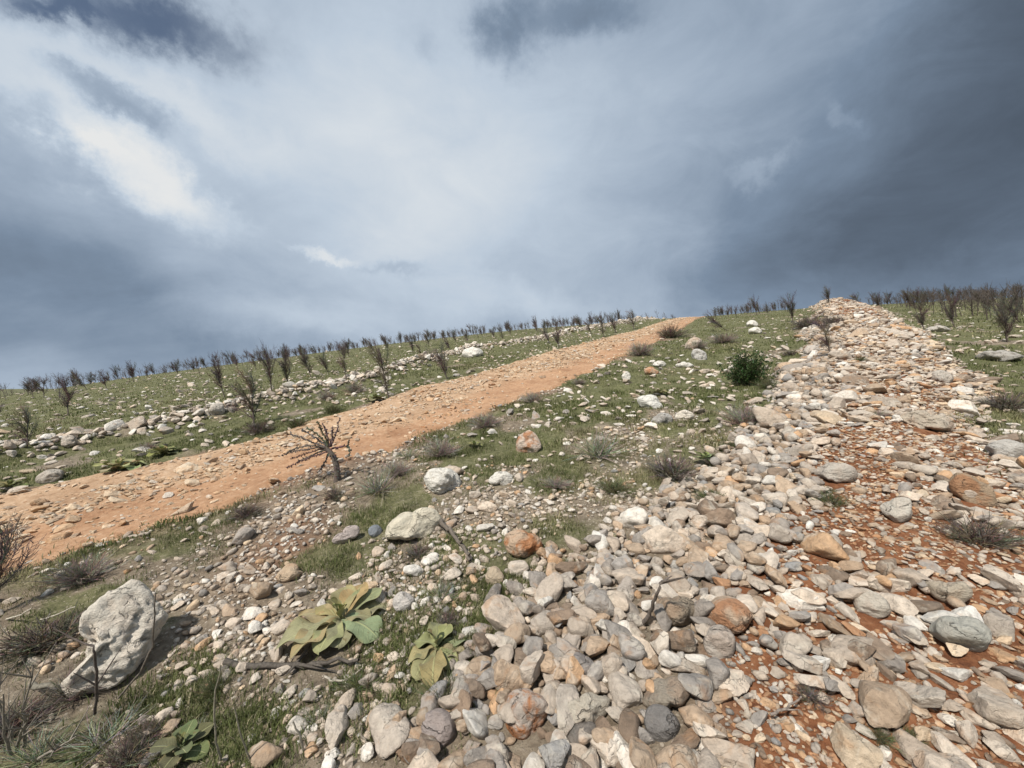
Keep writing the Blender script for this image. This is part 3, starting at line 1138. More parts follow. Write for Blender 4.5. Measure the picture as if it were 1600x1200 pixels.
BOULD = [
    ('big pale ridged boulder with a long foot, beside the dark twigs', 'the big ridged boulder', 182, 995,
     [(205, 908), (222, 914), (243, 940), (262, 966), (252, 984), (240, 1000), (238, 1016), (222, 1034), (205, 1052), (180, 1070), (150, 1082), (107, 1090), (97, 1066), (120, 1044), (138, 1026), (138, 1000), (126, 966), (150, 944), (188, 918)], .55, PALE, 0.10, 3, .15, 1.0),
    ('smooth cream wedge-shaped boulder with the fallen branch at its side', 'the cream wedge boulder', 647, 818,
     [(602, 840), (605, 822), (618, 809), (645, 801), (664, 793), (680, 796), (690, 812), (682, 826), (674, 838), (650, 841), (625, 842)], .75, CREAM, 0.05, 9, .05, 0.4),
    ('white blocky boulder with deep cracks, above the cream wedge boulder', 'the cracked white boulder', 691, 752,
     [(662, 746), (668, 737), (690, 731), (706, 734), (720, 750), (718, 766), (702, 771), (682, 771), (668, 762)], .8, WHITE, 0.0, 5, .12, 1.0),
    ('jagged white stone just right of the cracked white boulder', 'the jagged white stone', 782, 750,
     [(763, 752), (770, 742), (784, 737), (800, 743), (802, 752), (792, 760), (780, 756), (770, 758)], .7, WHITE, 0.0, 6, .13, 1.0),
    ('orange and cream boulder sitting alone in the short grass', 'the orange boulder', 817, 851,
     [(788, 850), (790, 836), (802, 829), (825, 833), (846, 845), (848, 856), (836, 868), (815, 871), (798, 866)], .8, ORNG, 0.95, 7, .08, .7),
    ('upright rusty and white boulder standing beside the grey grass tuft', 'the upright rusty boulder', 825, 694,
     [(806, 700), (808, 688), (818, 676), (827, 672), (840, 684), (846, 700), (838, 708), (822, 714), (808, 710)], .7, (0.62, .50, .40), 0.85, 12, .14, 1.0),
    ('flat bright white slab tilted on the green slope', 'the bright white slab', 1016, 631,
     [(995, 622), (1008, 618), (1020, 617), (1030, 628), (1038, 641), (1018, 643), (1006, 638)], .6, (0.74, .71, .63), 0.0, 14, .06, .6),
    ('pointed grey stone just below the bright white slab', 'the pointed grey stone', 1035, 656,
     [(1016, 662), (1025, 650), (1038, 645), (1052, 655), (1048, 664), (1032, 666)], .7, GREY, 0.1, 15, .12, 1.0),
    ('long cream stone below and right of the bright white slab', 'the long cream stone', 1070, 650,
     [(1054, 655), (1062, 643), (1076, 642), (1085, 650), (1078, 657), (1064, 657)], .7, PALE, 0.1, 16, .12, 1.0),
    ('tall tan boulder at the head of the pair left of the green bush', 'the tall tan boulder', 1085, 537,
     [(1070, 546), (1074, 534), (1086, 527), (1097, 532), (1094, 543), (1086, 550), (1076, 550)], .8, (.56, .48, .38), 0.3, 17, .13, 1.0),
    ('broad grey-white boulder at the foot of the pair left of the green bush', 'the broad boulder', 1093, 556,
     [(1080, 556), (1084, 546), (1096, 547), (1104, 555), (1104, 563), (1090, 566)], .8, (.56, .53, .48), 0.05, 18, .12, 1.0),
    ('thin white slab lying below the pair of boulders by the green bush', 'the thin white slab', 1070, 571, ell(1070, 571, 30, 8, 9, 3), .6, WHITE, 0.0, 19, .08, 1.0),
    ('white rounded stone lying on the slope under the leaning sapling', 'the round white stone', 1175, 507, ell(1175, 507, 19, 13, 9, 4), .9, WHITE, 0.0, 20, .08, .8),
    ('white broken stone below the round white stone', 'the broken white stone', 1180, 519, ell(1180, 518, 22, 13, 9, 5), .9, WHITE, 0.0, 21, .12, 1.0),
    ('rusty cream stone lying flat left of the thin white slab', 'the flat rusty stone', 1017, 580,
     [(1006, 578), (1012, 574), (1024, 577), (1030, 582), (1022, 587), (1010, 586)], .8, ORNG, 0.8, 22, .1, 1.0),
    ('small white upright stone near the road edge', 'the upright white stone', 978, 588, [(972, 592), (975, 583), (980, 580), (985, 586), (983, 595), (974, 596)], .6, WHITE, 0, 23, .1, 1.0),
    ('white crumbly stone lying above the flat rusty stone', 'the crumbly white stone', 1030, 569, ell(1030, 569, 21, 10, 9, 6), .8, WHITE, 0.0, 24, .14, 1.0),
    ('long pinkish cobble lying aslant, left of the cream wedge boulder', 'the long pink cobble', 542, 836,
     [(518, 846), (535, 832), (550, 821), (560, 822), (562, 832), (548, 843), (530, 852)], .55, (.56, .47, .42), 0.05, 25, .04, .2),
    ('dark blue-grey cobble leaning against the cream wedge boulder', 'the blue-grey cobble', 586, 830, ell(586, 830, 22, 20, 9, 8), .8, (.24, .255, .27), 0.0, 26, .04, .2),
    ('tan wedge stone lying on the bare gravel', 'the tan wedge stone', 453, 894,
     [(430, 903), (440, 890), (460, 880), (468, 891), (476, 894), (455, 906), (438, 909)], .7, (.58, .44, .30), 0.3, 27, .07, .6),
    ('round whitish cobble right behind the larger rosette', 'the round whitish cobble', 631, 942, ell(631, 942, 34, 34, 10, 9), .85, (.60, .55, .49), 0.05, 28, .05, .3),
    ('pointed tan stone in the grass right of the fallen branch', 'the pointed tan stone', 773, 900,
     [(759, 908), (762, 892), (771, 884), (783, 893), (788, 908), (778, 915), (765, 914)], .8, (.55, .44, .31), 0.1, 29, .06, .5),
    ('large orange and cream block at the edge of the red soil', 'the large orange block', 1140, 958,
     [(1104, 968), (1107, 945), (1122, 932), (1145, 934), (1176, 962), (1170, 975), (1148, 990), (1120, 985)], .75, (.56, .42, .30), 0.75, 30, .08, .8),
    ('pale block with folded ridges below the large orange block', 'the pale ridged block', 1124, 1004,
     [(1100, 1010), (1104, 990), (1120, 975), (1146, 990), (1148, 1012), (1132, 1032), (1112, 1030)], .7, (.53, .46, .385), 0.15, 31, .12, 1.0),
    ('brown banded cobble, the widest among the grey cobbles', 'the wide banded cobble', 1052, 957,
     [(1020, 960), (1025, 942), (1050, 935), (1080, 937), (1092, 950), (1080, 972), (1058, 977), (1035, 975)], .8, (.36, .29, .21), 0.2, 32, .05, .3),
    ('square cream block standing among dark cobbles at the bottom edge', 'the square cream block', 913, 1112,
     [(874, 1096), (878, 1090), (905, 1092), (935, 1087), (953, 1092), (950, 1112), (942, 1122), (938, 1142), (912, 1133), (878, 1135)], .7, (.57, .50, .395), 0.1, 33, .07, .8),
    ('rust-blotched white boulder at the bottom edge beside the square cream block', 'the rust-blotched boulder', 822, 1118,
     [(790, 1105), (795, 1085), (812, 1076), (835, 1083), (857, 1098), (850, 1125), (832, 1150), (808, 1156), (792, 1138)], .75, (.56, .47, .39), 1.0, 34, .06, .5),
    ('smooth speckled grey cobble above the square cream block', 'the speckled grey cobble', 906, 1047,
     [(880, 1048), (883, 1028), (896, 1019), (915, 1025), (933, 1045), (930, 1062), (912, 1077), (892, 1068)], .75, (.34, .305, .275), 0.05, 35, .04, .2),
    ('round pinkish-grey cobble at the bottom edge, left end of the bank', 'the round pink-grey cobble', 686, 1140,
     [(656, 1142), (660, 1120), (678, 1109), (700, 1112), (715, 1128), (714, 1148), (698, 1166), (672, 1168)], .8, (.40, .335, .30), 0.05, 36, .04, .2),
    ('dark mottled cobble in front of the square cream block', 'the dark mottled cobble', 915, 1157,
     [(884, 1158), (890, 1138), (912, 1128), (936, 1135), (945, 1158), (935, 1180), (908, 1188), (890, 1180)], .8, (.24, .215, .185), 0.05, 37, .05, .3),
    ('brown rounded boulder with a pale patch, near the red soil at the bottom', 'the pale-patched brown boulder', 1040, 1085,
     [(1003, 1098), (1012, 1078), (1040, 1062), (1066, 1060), (1080, 1075), (1072, 1094), (1050, 1104), (1022, 1112)], .8, (.36, .305, .235), 0.2, 38, .05, .3),
    ('big dark rounded cobble half sunk below the pale-patched brown boulder', 'the big dark cobble', 1030, 1128,
     [(1006, 1125), (1012, 1106), (1034, 1102), (1052, 1115), (1062, 1130), (1058, 1150), (1040, 1164), (1016, 1152)], .8, (.235, .215, .195), 0.0, 39, .05, .3),
    ('large smooth grey-green boulder at the right edge of the bank', 'the smooth grey boulder', 1500, 993,
     [(1450, 985), (1462, 970), (1495, 964), (1530, 968), (1548, 985), (1545, 1008), (1520, 1020), (1490, 1012), (1465, 1000)], .75, (.50, .475, .40), 0.05, 40, .04, .2),
    ('wide tan slab with a worn hollow, above the smooth grey boulder', 'the hollowed tan slab', 1480, 925,
     [(1444, 908), (1462, 908), (1485, 915), (1505, 908), (1520, 922), (1512, 938), (1488, 944), (1462, 935)], .6, (.51, .435, .33), 0.15, 41, .08, .8),
    ('long cream slab with a knobbly end in the red soil', 'the knobbly cream slab', 1357, 952,
     [(1333, 930), (1345, 918), (1365, 925), (1392, 950), (1388, 962), (1362, 965), (1340, 955)], .6, (.61, .54, .44), 0.15, 42, .12, 1.0),
    ('large grey-cream boulder at the top of the red patch, dark pebble on its face', 'the broad grey-cream boulder', 1309, 742,
     [(1271, 740), (1285, 728), (1310, 724), (1335, 730), (1340, 745), (1322, 756), (1300, 752), (1282, 748)], .7, (.56, .50, .42), 0.1, 43, .06, .5),
    ('angular white block in the red soil right of the broad grey-cream boulder', 'the angular white block', 1400, 797,
     [(1374, 792), (1390, 783), (1422, 779), (1424, 795), (1415, 815), (1400, 818), (1388, 808)], .7, (.62, .57, .48), 0.1, 44, .07, .9),
    ('rugged pale boulder at the right edge beside the green weeds', 'the rugged pale boulder', 1567, 705,
     [(1538, 705), (1552, 690), (1580, 687), (1600, 695), (1600, 722), (1575, 728), (1545, 725)], .75, (.55, .51, .45), 0.0, 45, .13, 1.0),
    ('broad layered slab of rock in the upper bank', 'the broad layered slab', 1447, 660,
     [(1402, 652), (1420, 645), (1460, 648), (1490, 660), (1488, 674), (1455, 675), (1425, 668)], .6, (.53, .45, .35), 0.2, 46, .12, 1.0),
    ('large pale flat rock on the far side of the bank', 'the pale flat rock', 1475, 588,
     [(1448, 590), (1460, 580), (1478, 580), (1490, 592), (1484, 600), (1462, 598)], .7, (.57, .51, .43), 0.1, 47, .1, .8),
    ('brown weathered slab leaning on the right flank of the bank', 'the brown leaning slab', 1520, 766,
     [(1486, 745), (1496, 738), (1530, 752), (1556, 778), (1558, 792), (1530, 795), (1500, 780)], .5, (.40, .29, .19), 0.6, 48, .08, .8),
    ('long low ledge of grey rock in the dark grass at the right edge', 'the low grey ledge', 1560, 556, ell(1560, 557, 78, 17, 11, 11), .8, (.44, .41, .36), 0.05, 49, .1, 1.0),
    ('pale flat rock behind the low grey ledge', 'the pale ledge', 1468, 514, ell(1466, 515, 40, 11, 10, 12), .8, (.55, .50, .43), 0.0, 50, .12, 1.0),
    ('grey-cream boulder at the left rim of the bank under the twiggy sapling', 'the rim boulder', 1290, 487 + 76, ell(1268, 548, 26, 18, 9, 13), .85, (.54, .48, .41), 0.1, 51, .1, .9),
    ('large rough rock crowning the rubble row beside the tall sapling', 'the crowning rock', 738, 556, ell(738, 552, 34, 18, 10, 15), .85, WHITE, 0.0, 52, .13, 1.0),
    ('pale boulder on the rubble row left of the near saplings', 'the pale row boulder', 339, 642, ell(339, 641, 26, 22, 10, 16), .85, (.58, .52, .44), 0.05, 53, .12, 1.0),
    ('tan boulder resting on the rubble row above the left rosettes', 'the tan row boulder', 108, 687, ell(108, 690, 28, 20, 10, 17), .8, (.53, .46, .38), 0.1, 54, .1, .9),
    ('large sloping stone below the rubble row near the left frame edge', 'the sloping stone', 82, 743,
     [(54, 750), (66, 738), (84, 733), (96, 734), (100, 744), (90, 756), (70, 758)], .7, (.53, .47, .39), 0.05, 55, .08, .8),
    ('flat ochre rock set in the far half of the dirt track', 'the flat ochre rock', 62, 787, ell(62, 786, 36, 13, 9, 18), .8, (.50, .34, .21), 0.4, 56, .07, .7),
]
for lb, ph, lx, ly, pts, dp, colr, stn, sd, rg, fc in BOULD:
    outline_boulder(lb, pts, dp, colr, stn, sd, rg, fc)
    LAND.append((ph, lx, ly))
LAND += [('the larger rosette', 530, 975), ('the smaller rosette', 685, 1018), ('the round green bush', 1165, 572), ('the twisted sapling', 512, 715),
         ('the fallen branch', 712, 855), ('the dark fallen stick', 470, 1047), ('the cobble-bank twig', 1020, 935), ('the red soil patch', 1290, 900),
         ('the right picture edge', 1590, 870), ('the bottom right corner', 1500, 1130)]


def relation(px, py):
    best = min(LAND, key=lambda l: math.hypot(l[1] - px, (l[2] - py) * 1.2))
    dx, dy = px - best[1], py - best[2]
    far = math.hypot(dx, dy)
    if abs(dx) > abs(dy) * 1.2:
        rel = 'left of' if dx < 0 else 'right of'
    else:
        rel = 'above' if dy < 0 else 'below'
    return rel, best[0], far


ORD = ['first', 'second', 'third', 'fourth', 'fifth', 'sixth', 'seventh', 'eighth', 'ninth', 'tenth']


def ordinal(i):
    return ORD[i] if i < 10 else '%dth' % (i + 1) if (i + 1) % 10 > 3 or 10 < (i + 1) % 100 < 14 or (i + 1) % 10 == 0 else '%d%s' % (i + 1, ('st', 'nd', 'rd')[(i + 1) % 10 - 1])


def unique_labels(items):
    """items: [object, text, px]; repeats are told apart by their order across the view"""
    by = {}
    for it in items:
        by.setdefault(it[1], []).append(it)
    for txt, grp in by.items():
        if len(grp) == 1:
            grp[0][0]['label'] = txt
        else:
            grp.sort(key=lambda g: g[2])
            for i, g in enumerate(grp):
                g[0]['label'] = '%s, %s from the left' % (txt, ordinal(i))


# ------------------------------------------------------------------ stones: where they lie
for (bx, by, bw) in ((532, 985, 172), (682, 1025, 124), (186, 736, 74), (254, 712, 60), (1104, 724, 52), (283, 1180, 120), (741, 700, 30), (587, 627, 44)):
    _g = gp(bx, by)
    FIELD.block(_g.x, _g.y, bw * _g.y / F / 2 * 0.72)
    FIELD.block(_g.x, _g.y - bw * _g.y / F / 2 * 0.8, bw * _g.y / F / 2 * 0.45)


def in_view(x, y, margin=260):
    if y < -0.2:
        return False
    y = max(y, 0.12)
    px = 800 + F * x / y
    if y < 4:
        margin = margin + 650
    return -margin < px < 1600 + margin


def cand(n, fn):
    """n random places; fn gives arrays x, y"""
    x, y = fn(n)
    return x, y


def bank_places(n, s0, s1, tmax=2.4):
    u = rng.random(n)
    s = s0 + (s1 - s0) * u ** 1.7
    t = rng.uniform(-tmax, tmax, n)
    far = s > 6
    tl, tr = np.interp(s, BE[0], BE[1]) - .3, np.interp(s, BE[0], BE[2]) + .3
    t = tl + (tr - tl) * rng.random(n)
    tt = t - 0.0024 * 0.55 * np.clip(s, 0, 60) ** 2
    return BP[0] + s * BD[0] + tt * BN[0], BP[1] + s * BD[1] + tt * BN[1], s, t


BANK1 = []
for (n, r0, r1, kk, s0, s1, lay) in ((170, .12, .20, .80, 2.5, 44, 0), (420, .075, .115, .76, -1.0, 44, 0), (6000, .045, .075, .70, -1.6, 42, 0),
                                     (3000, .028, .060, .95, -1.6, 16, 1), (22000, .027, .045, .68, -1.6, 26, 0), (30000, .014, .027, .68, -1.4, 9, 0),
                                     (52000, .005, .014, .62, -0.9, 5.0, 2)):
    x, y, s, t = bank_places(n, s0, s1)
    red, g, pale, onroad, bank, row = masks(x, y)
    bq_, _, _ = bank_q(s, t)
    cobv = np.clip(0.5 + (0.33 - bq_) * 6.0 - np.maximum(0.0, s - 4) * 0.08, 0, 1)
    soilv = red * (1 - 0.75 * sstep(s, 1.8, 6.0)) * (0.35 + 0.85 * sstep(vnoise(x * 2.2, y * 2.2, 207), .3, .6))
    for i in range(n):
        if bank[i] < (0.35 if r0 > .08 else RR.choice([.12, .3, .5])) or not in_view(x[i], y[i]) or onroad[i] > 0.3:
            continue
        cs = float(cobv[i])
        if cs < 0.5:
            soil = float(soilv[i])
            if RR.random() < (0.92 if r0 > .04 else .84 if r0 > .02 else .55 if r0 > .01 else .0) * soil:
                continue
        elif r1 > 0.2:
            continue
        r = RR.uniform(r0, r1)
        if lay == 2 and cs > 0.6:
            continue
        if lay != 1:
            if not FIELD.free(x[i], y[i], r, kk):
                continue
            FIELD.block(x[i], y[i], r)
        d = dict(x=float(x[i]), y=float(y[i]), r=r, layer=lay if lay < 2 else 0, s=float(s[i]), t=float(t[i]))
        if RR.random() < cs:
            st = 'round' if RR.random() < 0.68 else 'block'
            col = pick(RR, {'beige': 24, 'grey': 24, 'tan': 17, 'brown': 10, 'cream': 13, 'white': 6, 'orange': 3, 'blue-grey': 4})
            finish(d, st, col, RR.uniform(.5, .9), RR.uniform(1.0, 1.5), 0.36, 0.26)
        else:
            st = RR.choices(['block', 'flake', 'round'], [62, 26, 12])[0]
            if lay == 2:
                col = pick(RR, {'rust': 40, 'sandy': 14, 'brown': 20, 'orange': 12, 'cream': 10})
            if lay != 2:
                col = pick(RR, {'cream': 27, 'white': 10, 'beige': 25, 'tan': 16, 'sandy': 10, 'orange': 5, 'rust': 3, 'brown': 6, 'grey': 8})
            finish(d, st, col, RR.uniform(.40, .78), RR.uniform(1.0, 1.5), 0.26, 0.33)
        BANK1.append(d)

# gravel and stones between road and bank
STRIP = []


def strip_places(n, r0, r1):
    th = np.radians(rng.uniform(-58, 56, n))
    r = np.exp(rng.uniform(math.log(r0), math.log(r1), n))
    return np.sin(th) * r, np.cos(th) * r


for (n, a0, a1, r0, r1, kk, base) in ((110, .06, .10, 2.5, 22, .9, .5), (1500, .034, .06, 1.1, 16, .85, .42), (17000, .017, .034, 1.0, 12, .78, .62), (42000, .008, .017, 1.0, 6, .78, .6)):
    x, y = strip_places(n, r0, r1)
    red, g, pale, onroad, bank, row = masks(x, y)
    grv = patch(x, y, GRAVEL)
    q, out = road_q(x, y)
    s, t = bank_st(x, y)
    cl = fbm(x * 1.7, y * 1.7, 88, 3)
    clv = sstep(cl, .42, .62)
    for i in range(n):
        if onroad[i] > 0.35 or q[i] > 0.5 or bank[i] > 0.5 or t[i] > 0.5:
            continue
        edge = math.exp(-max(out[i], 0) / 0.35)
        p = base * (0.25 + 1.1 * float(clv[i])) + 0.9 * grv[i] + 0.75 * edge - 1.0 * g[i]
        if RR.random() > p:
            continue
        r = RR.uniform(a0, a1)
        if not FIELD.free(x[i], y[i], r, kk):
            continue
        FIELD.block(x[i], y[i], r)
        d = dict(x=float(x[i]), y=float(y[i]), r=r, layer=0)
        st = RR.choices(['round', 'block', 'flake'], [62, 30, 8])[0]
        col = pick(RR, {'beige': 22, 'cream': 32, 'white': 18, 'tan': 14, 'grey': 10, 'orange': 3, 'blue-grey': 2, 'sandy': 6})
        finish(d, st, col, RR.uniform(.5, .85), RR.uniform(1.0, 1.4), 0.3, 0.26)
        STRIP.append(d)

# stones sprinkled over the fields beyond the road and beyond the bank
FAR = []
for (n, a0, a1, r0, r1) in ((100, .10, .18, 9, 52), (4200, .045, .09, 5, 52), (6500, .025, .045, 4, 26)):
    th = np.radians(rng.uniform(-60, 62, n))
    r = np.exp(rng.uniform(math.log(r0), math.log(r1), n))
    x, y = np.sin(th) * r, np.cos(th) * r
    red, g, pale, onroad, bank, row = masks(x, y)
    q, out = road_q(x, y)
    s, t = bank_st(x, y)
    cl = fbm(x * 0.35, y * 0.35, 93, 3)
    clv = sstep(cl, .42, .62)
    insv = bank_q(s, t)[1]
    for i in range(n):
        if onroad[i] > 0.2 or bank[i] > 0.4:
            continue
        left = q[i] > 0.5
        p = (0.35 + 1.1 * float(clv[i])) * (0.9 if left else 0.3)
        if not left and -1.6 < insv[i] < 0.1:
            p = p + 0.55
        if row[i] > 0.5 or RR.random() > p:
            continue
        rad = RR.uniform(a0, a1)
        if not FIELD.free(x[i], y[i], rad, .95):
            continue
        FIELD.block(x[i], y[i], rad)
        d = dict(x=float(x[i]), y=float(y[i]), r=rad, layer=0)
        finish(d, RR.choices(['round', 'block', 'flake'], [25, 50, 25])[0], pick(RR, {'white': 28, 'cream': 34, 'beige': 24, 'grey': 10, 'sandy': 4}), RR.uniform(.38, .7), RR.uniform(1, 1.5), 0.28, 0.28)
        FAR.append(d)

# the row of field stones cleared to the far side of the road
ROW = []
for (n, a0, a1, kk) in ((70, .12, .19, .72), (2800, .06, .115, .68), (9000, .035, .06, .68)):
    s = -14 + 66 * rng.random(n) ** 1.3
    t = np.interp(s, *CR) + rng.normal(0, 0.27, n)
    x = s * RD[0] + t * RN[0]
    y = s * RD[1] + t * RN[1]
    q, out = road_q(x, y)
    gap = vnoise(s / 2.2, s * 0, 71)
    for i in range(n):
        if not in_view(x[i], y[i], 150) or out[i] < 0.15 or (gap[i] < 0.2 and RR.random() < .6):
            continue
        rad = RR.uniform(a0, a1)
        if not FIELD.free(x[i], y[i], rad, kk):
            continue
        FIELD.block(x[i], y[i], rad)
        d = dict(x=float(x[i]), y=float(y[i]), r=rad, layer=0)
        finish(d, RR.choices(['block', 'round', 'flake'], [60, 25, 15])[0], pick(RR, {'white': 28, 'cream': 30, 'beige': 26, 'grey': 14, 'sandy': 3}), RR.uniform(.5, .85), RR.uniform(1, 1.4), 0.4, 0.2)
        ROW.append(d)

# rubble in the road
RUB = []
for (n, a0, a1, s1, kk) in ((160, .07, .12, 40, .85), (5200, .036, .07, 44, .72), (22000, .018, .036, 26, .72), (22000, .010, .018, 11, .72)):
    s = -9 + (s1 + 9) * rng.random(n) ** 1.6
    q = rng.random(n)
    tn = np.interp(s, *CN)
    tf = np.minimum(np.interp(s, *CF), tn - 2.0)
    t = tn + (tf - tn) * q
    x = s * RD[0] + t * RN[0]
    y = s * RD[1] + t * RN[1]
    e = fbm(x * 1.3, y * 1.3, 11, 3) - 0.5
    dn = 0.16 + 0.84 * sstep(q + 0.35 * e, .26, .46)
    dn = np.maximum(dn, 0.5 * (1 - sstep(s, -3.5, 0.5)))
    dn = dn * (0.22 + 1.0 * sstep(fbm(x * 1.1, y * 1.1, 99, 3), .40, .60)) * (1 - 0.7 * np.exp(-((q - .78) / .07) ** 2))
    for i in range(n):
        if not in_view(x[i], y[i]) or RR.random() > dn[i] or (q[i] < .3 and a0 > .07):
            continue
        rad = RR.uniform(a0, a1)
        if not FIELD.free(x[i], y[i], rad, kk):
            continue
        FIELD.block(x[i], y[i], rad)
        d = dict(x=float(x[i]), y=float(y[i]), r=rad, layer=0)
        finish(d, RR.choices(['block', 'flake', 'round'], [45, 40, 15])[0], pick(RR, {'ochre': 30, 'sandy': 40, 'orange': 10, 'tan': 12, 'rust': 3, 'cream': 14}), RR.uniform(.35, .7), RR.uniform(1, 1.5), 0.22, 0.33)
        RUB.append(d)


def set_heights(L):
    if not L:
        return
    x = np.array([d['x'] for d in L])
    y = np.array([d['y'] for d in L])
    z = surf(x, y)
    for d, zz in zip(L, z):
        d['z'] = float(zz) + d['sc'][2] * (1 - 2 * d['sink']) + (0.55 * d['r'] if d['layer'] else 0.0)


for L in (BANK1, STRIP, FAR, ROW, RUB):
    set_heights(L)


def stone_object(name, d, mat, parent=None, **props):
    me = OBJM[(d['style'], d['var'])]
    if len(me.materials) == 0:
        me.materials.append(None)
    o = bpy.data.objects.new(name, me)
    C.objects.link(o)
    o.material_slots[0].link = 'OBJECT'
    o.material_slots[0].material = mat
    o.location = (d['x'], d['y'], d['z'])
    o.rotation_euler = d['rot']
    o.scale = d['sc']
    o.color = (*d['rgb'], 1)
    if parent is not None:
        o.parent = parent
    for k, v in props.items():
        o[k] = v
    return o


def stone_mass(name, L, mat, parent=None, **props):
    """all the smaller stones of one place in one mesh"""
    Vs, Fs, Cs, flat = [], [], [], []
    nv = nf = 0
    for d in L:
        size = px_of(d)[2]
        sub = 3 if size > 9 else 2 if size > 3.2 else 1
        v, f = LOD[(d['style'], d['var'], sub)]
        R = euler_R(*d['rot'])
        P = (v * np.array(d['sc'])) @ R.T + np.array((d['x'], d['y'], d['z']))
        Vs.append(P)
        Fs.append(f + nv)
        Cs.append(np.tile(np.array(d['rgb'], np.float32), (len(v), 1)))
        if d['style'] != 'round':
            flat.append(np.arange(nf, nf + len(f)))
        nv += len(v)
        nf += len(f)
    me = np_mesh(name, np.vstack(Vs), np.vstack(Fs), True, {'col': np.vstack(Cs)}, np.concatenate(flat) if flat else None)
    return link(name, me, mat, parent, **props)


def split_top(L, n):
    def key(d):
        px, py, sz = px_of(d)
        ok = -10 < px < 1610 and py < 1215
        return -(sz if ok else 0)
    o = sorted(L, key=key)
    return o[:n], o[n:]


SHAPE = {'round': 'rounded', 'block': 'angular', 'flake': 'flat'}
cob = [d for d in BANK1 if d['style'] == 'round']
ang = [d for d in BANK1 if d['style'] != 'round']
topc, restc = split_top(cob, 290)
topa, resta = split_top(ang, 290)
tops, rests = split_top(STRIP, 220)
items = []
for name, top, cat, grp in (('cobble', topc, 'cobble', 'cobbles heaped on the stone bank'), ('limestone_block', topa, 'stone', 'broken limestone on the stone bank'),
                            ('field_stone', tops, 'stone', 'stones in the short grass beside the track')):
    for d in top:
        px, py, sz = px_of(d)
        o = stone_object(name, d, M_STONE1, category=cat, group=grp)
        rel, lm, far = relation(px, py)
        szw = 'large' if sz > 26 else 'small' if sz < 13 else 'mid-sized'
        kind = 'cobble' if name == 'cobble' else 'limestone' if name == 'limestone_block' else 'field stone'
        items.append((o, '%s %s %s %s %s %s' % (szw, d['colour'], SHAPE[d['style']], kind, rel, lm), px))
unique_labels(items)
stone_mass('bank_rubble', restc + resta, M_STONE, kind='stuff', label='smaller cobbles and broken stone filling the bank')
stone_mass('gravel', rests, M_STONE, kind='stuff', label='pale gravel strewn between the track and the bank')
topf, restf = split_top(FAR, 160)
items = []
for d in topf:
    px, py, sz = px_of(d)
    o = stone_object('orchard_stone', d, M_STONE1, category='stone', group='pale stones scattered over the orchard ground')
    q, out = road_q(np.array([d['x']]), np.array([d['y']]))
    where = 'in the orchard beyond the track' if q[0] > 0.5 else 'in the field right of the bank' if bank_st(d['x'], d['y'])[1] > 1 else 'on the slope between track and bank'
    items.append((o, '%s %s %s stone %s' % ('large' if sz > 16 else 'small' if sz < 9 else 'mid-sized', d['colour'], SHAPE[d['style']], where), px))
unique_labels(items)
stone_mass('field_gravel', restf, M_STONE, kind='stuff', label='small pale stones scattered across the orchard ground')

ROWT = bpy.data.objects.new('stone_row', None)
C.objects.link(ROWT)
ROWT['label'] = 'low row of cleared white field stones along the far road edge'
ROWT['category'] = 'stone wall'
topr, restr = split_top(ROW, 290)
for d in topr:
    stone_object('stone', d, M_STONE1, ROWT)
stone_mass('small_rubble', restr, M_STONE, ROWT, kind='stuff')
topq, restq = split_top(RUB, 290)
for d in topq:
    stone_object('stone', d, M_ROADSTONE1, ROAD)
stone_mass('road_rubble', restq, M_ROADSTONE, ROAD, kind='stuff')
print('stones', len(BANK1), len(STRIP), len(FAR), len(ROW), len(RUB))

# ------------------------------------------------------------------ bare saplings
DARK = (0.120, 0.097, 0.080)


def curve_pts(p, d, L, n, bend, wob, rr):
    pts = [p.copy()]
    d = d.normalized()
    for i in range(n):
        d = (d + bend / n + Vector((rr.gauss(0, wob), rr.gauss(0, wob), rr.gauss(0, wob)))).normalized()
        p = p + d * (L / n)
        pts.append(p.copy())
    return pts


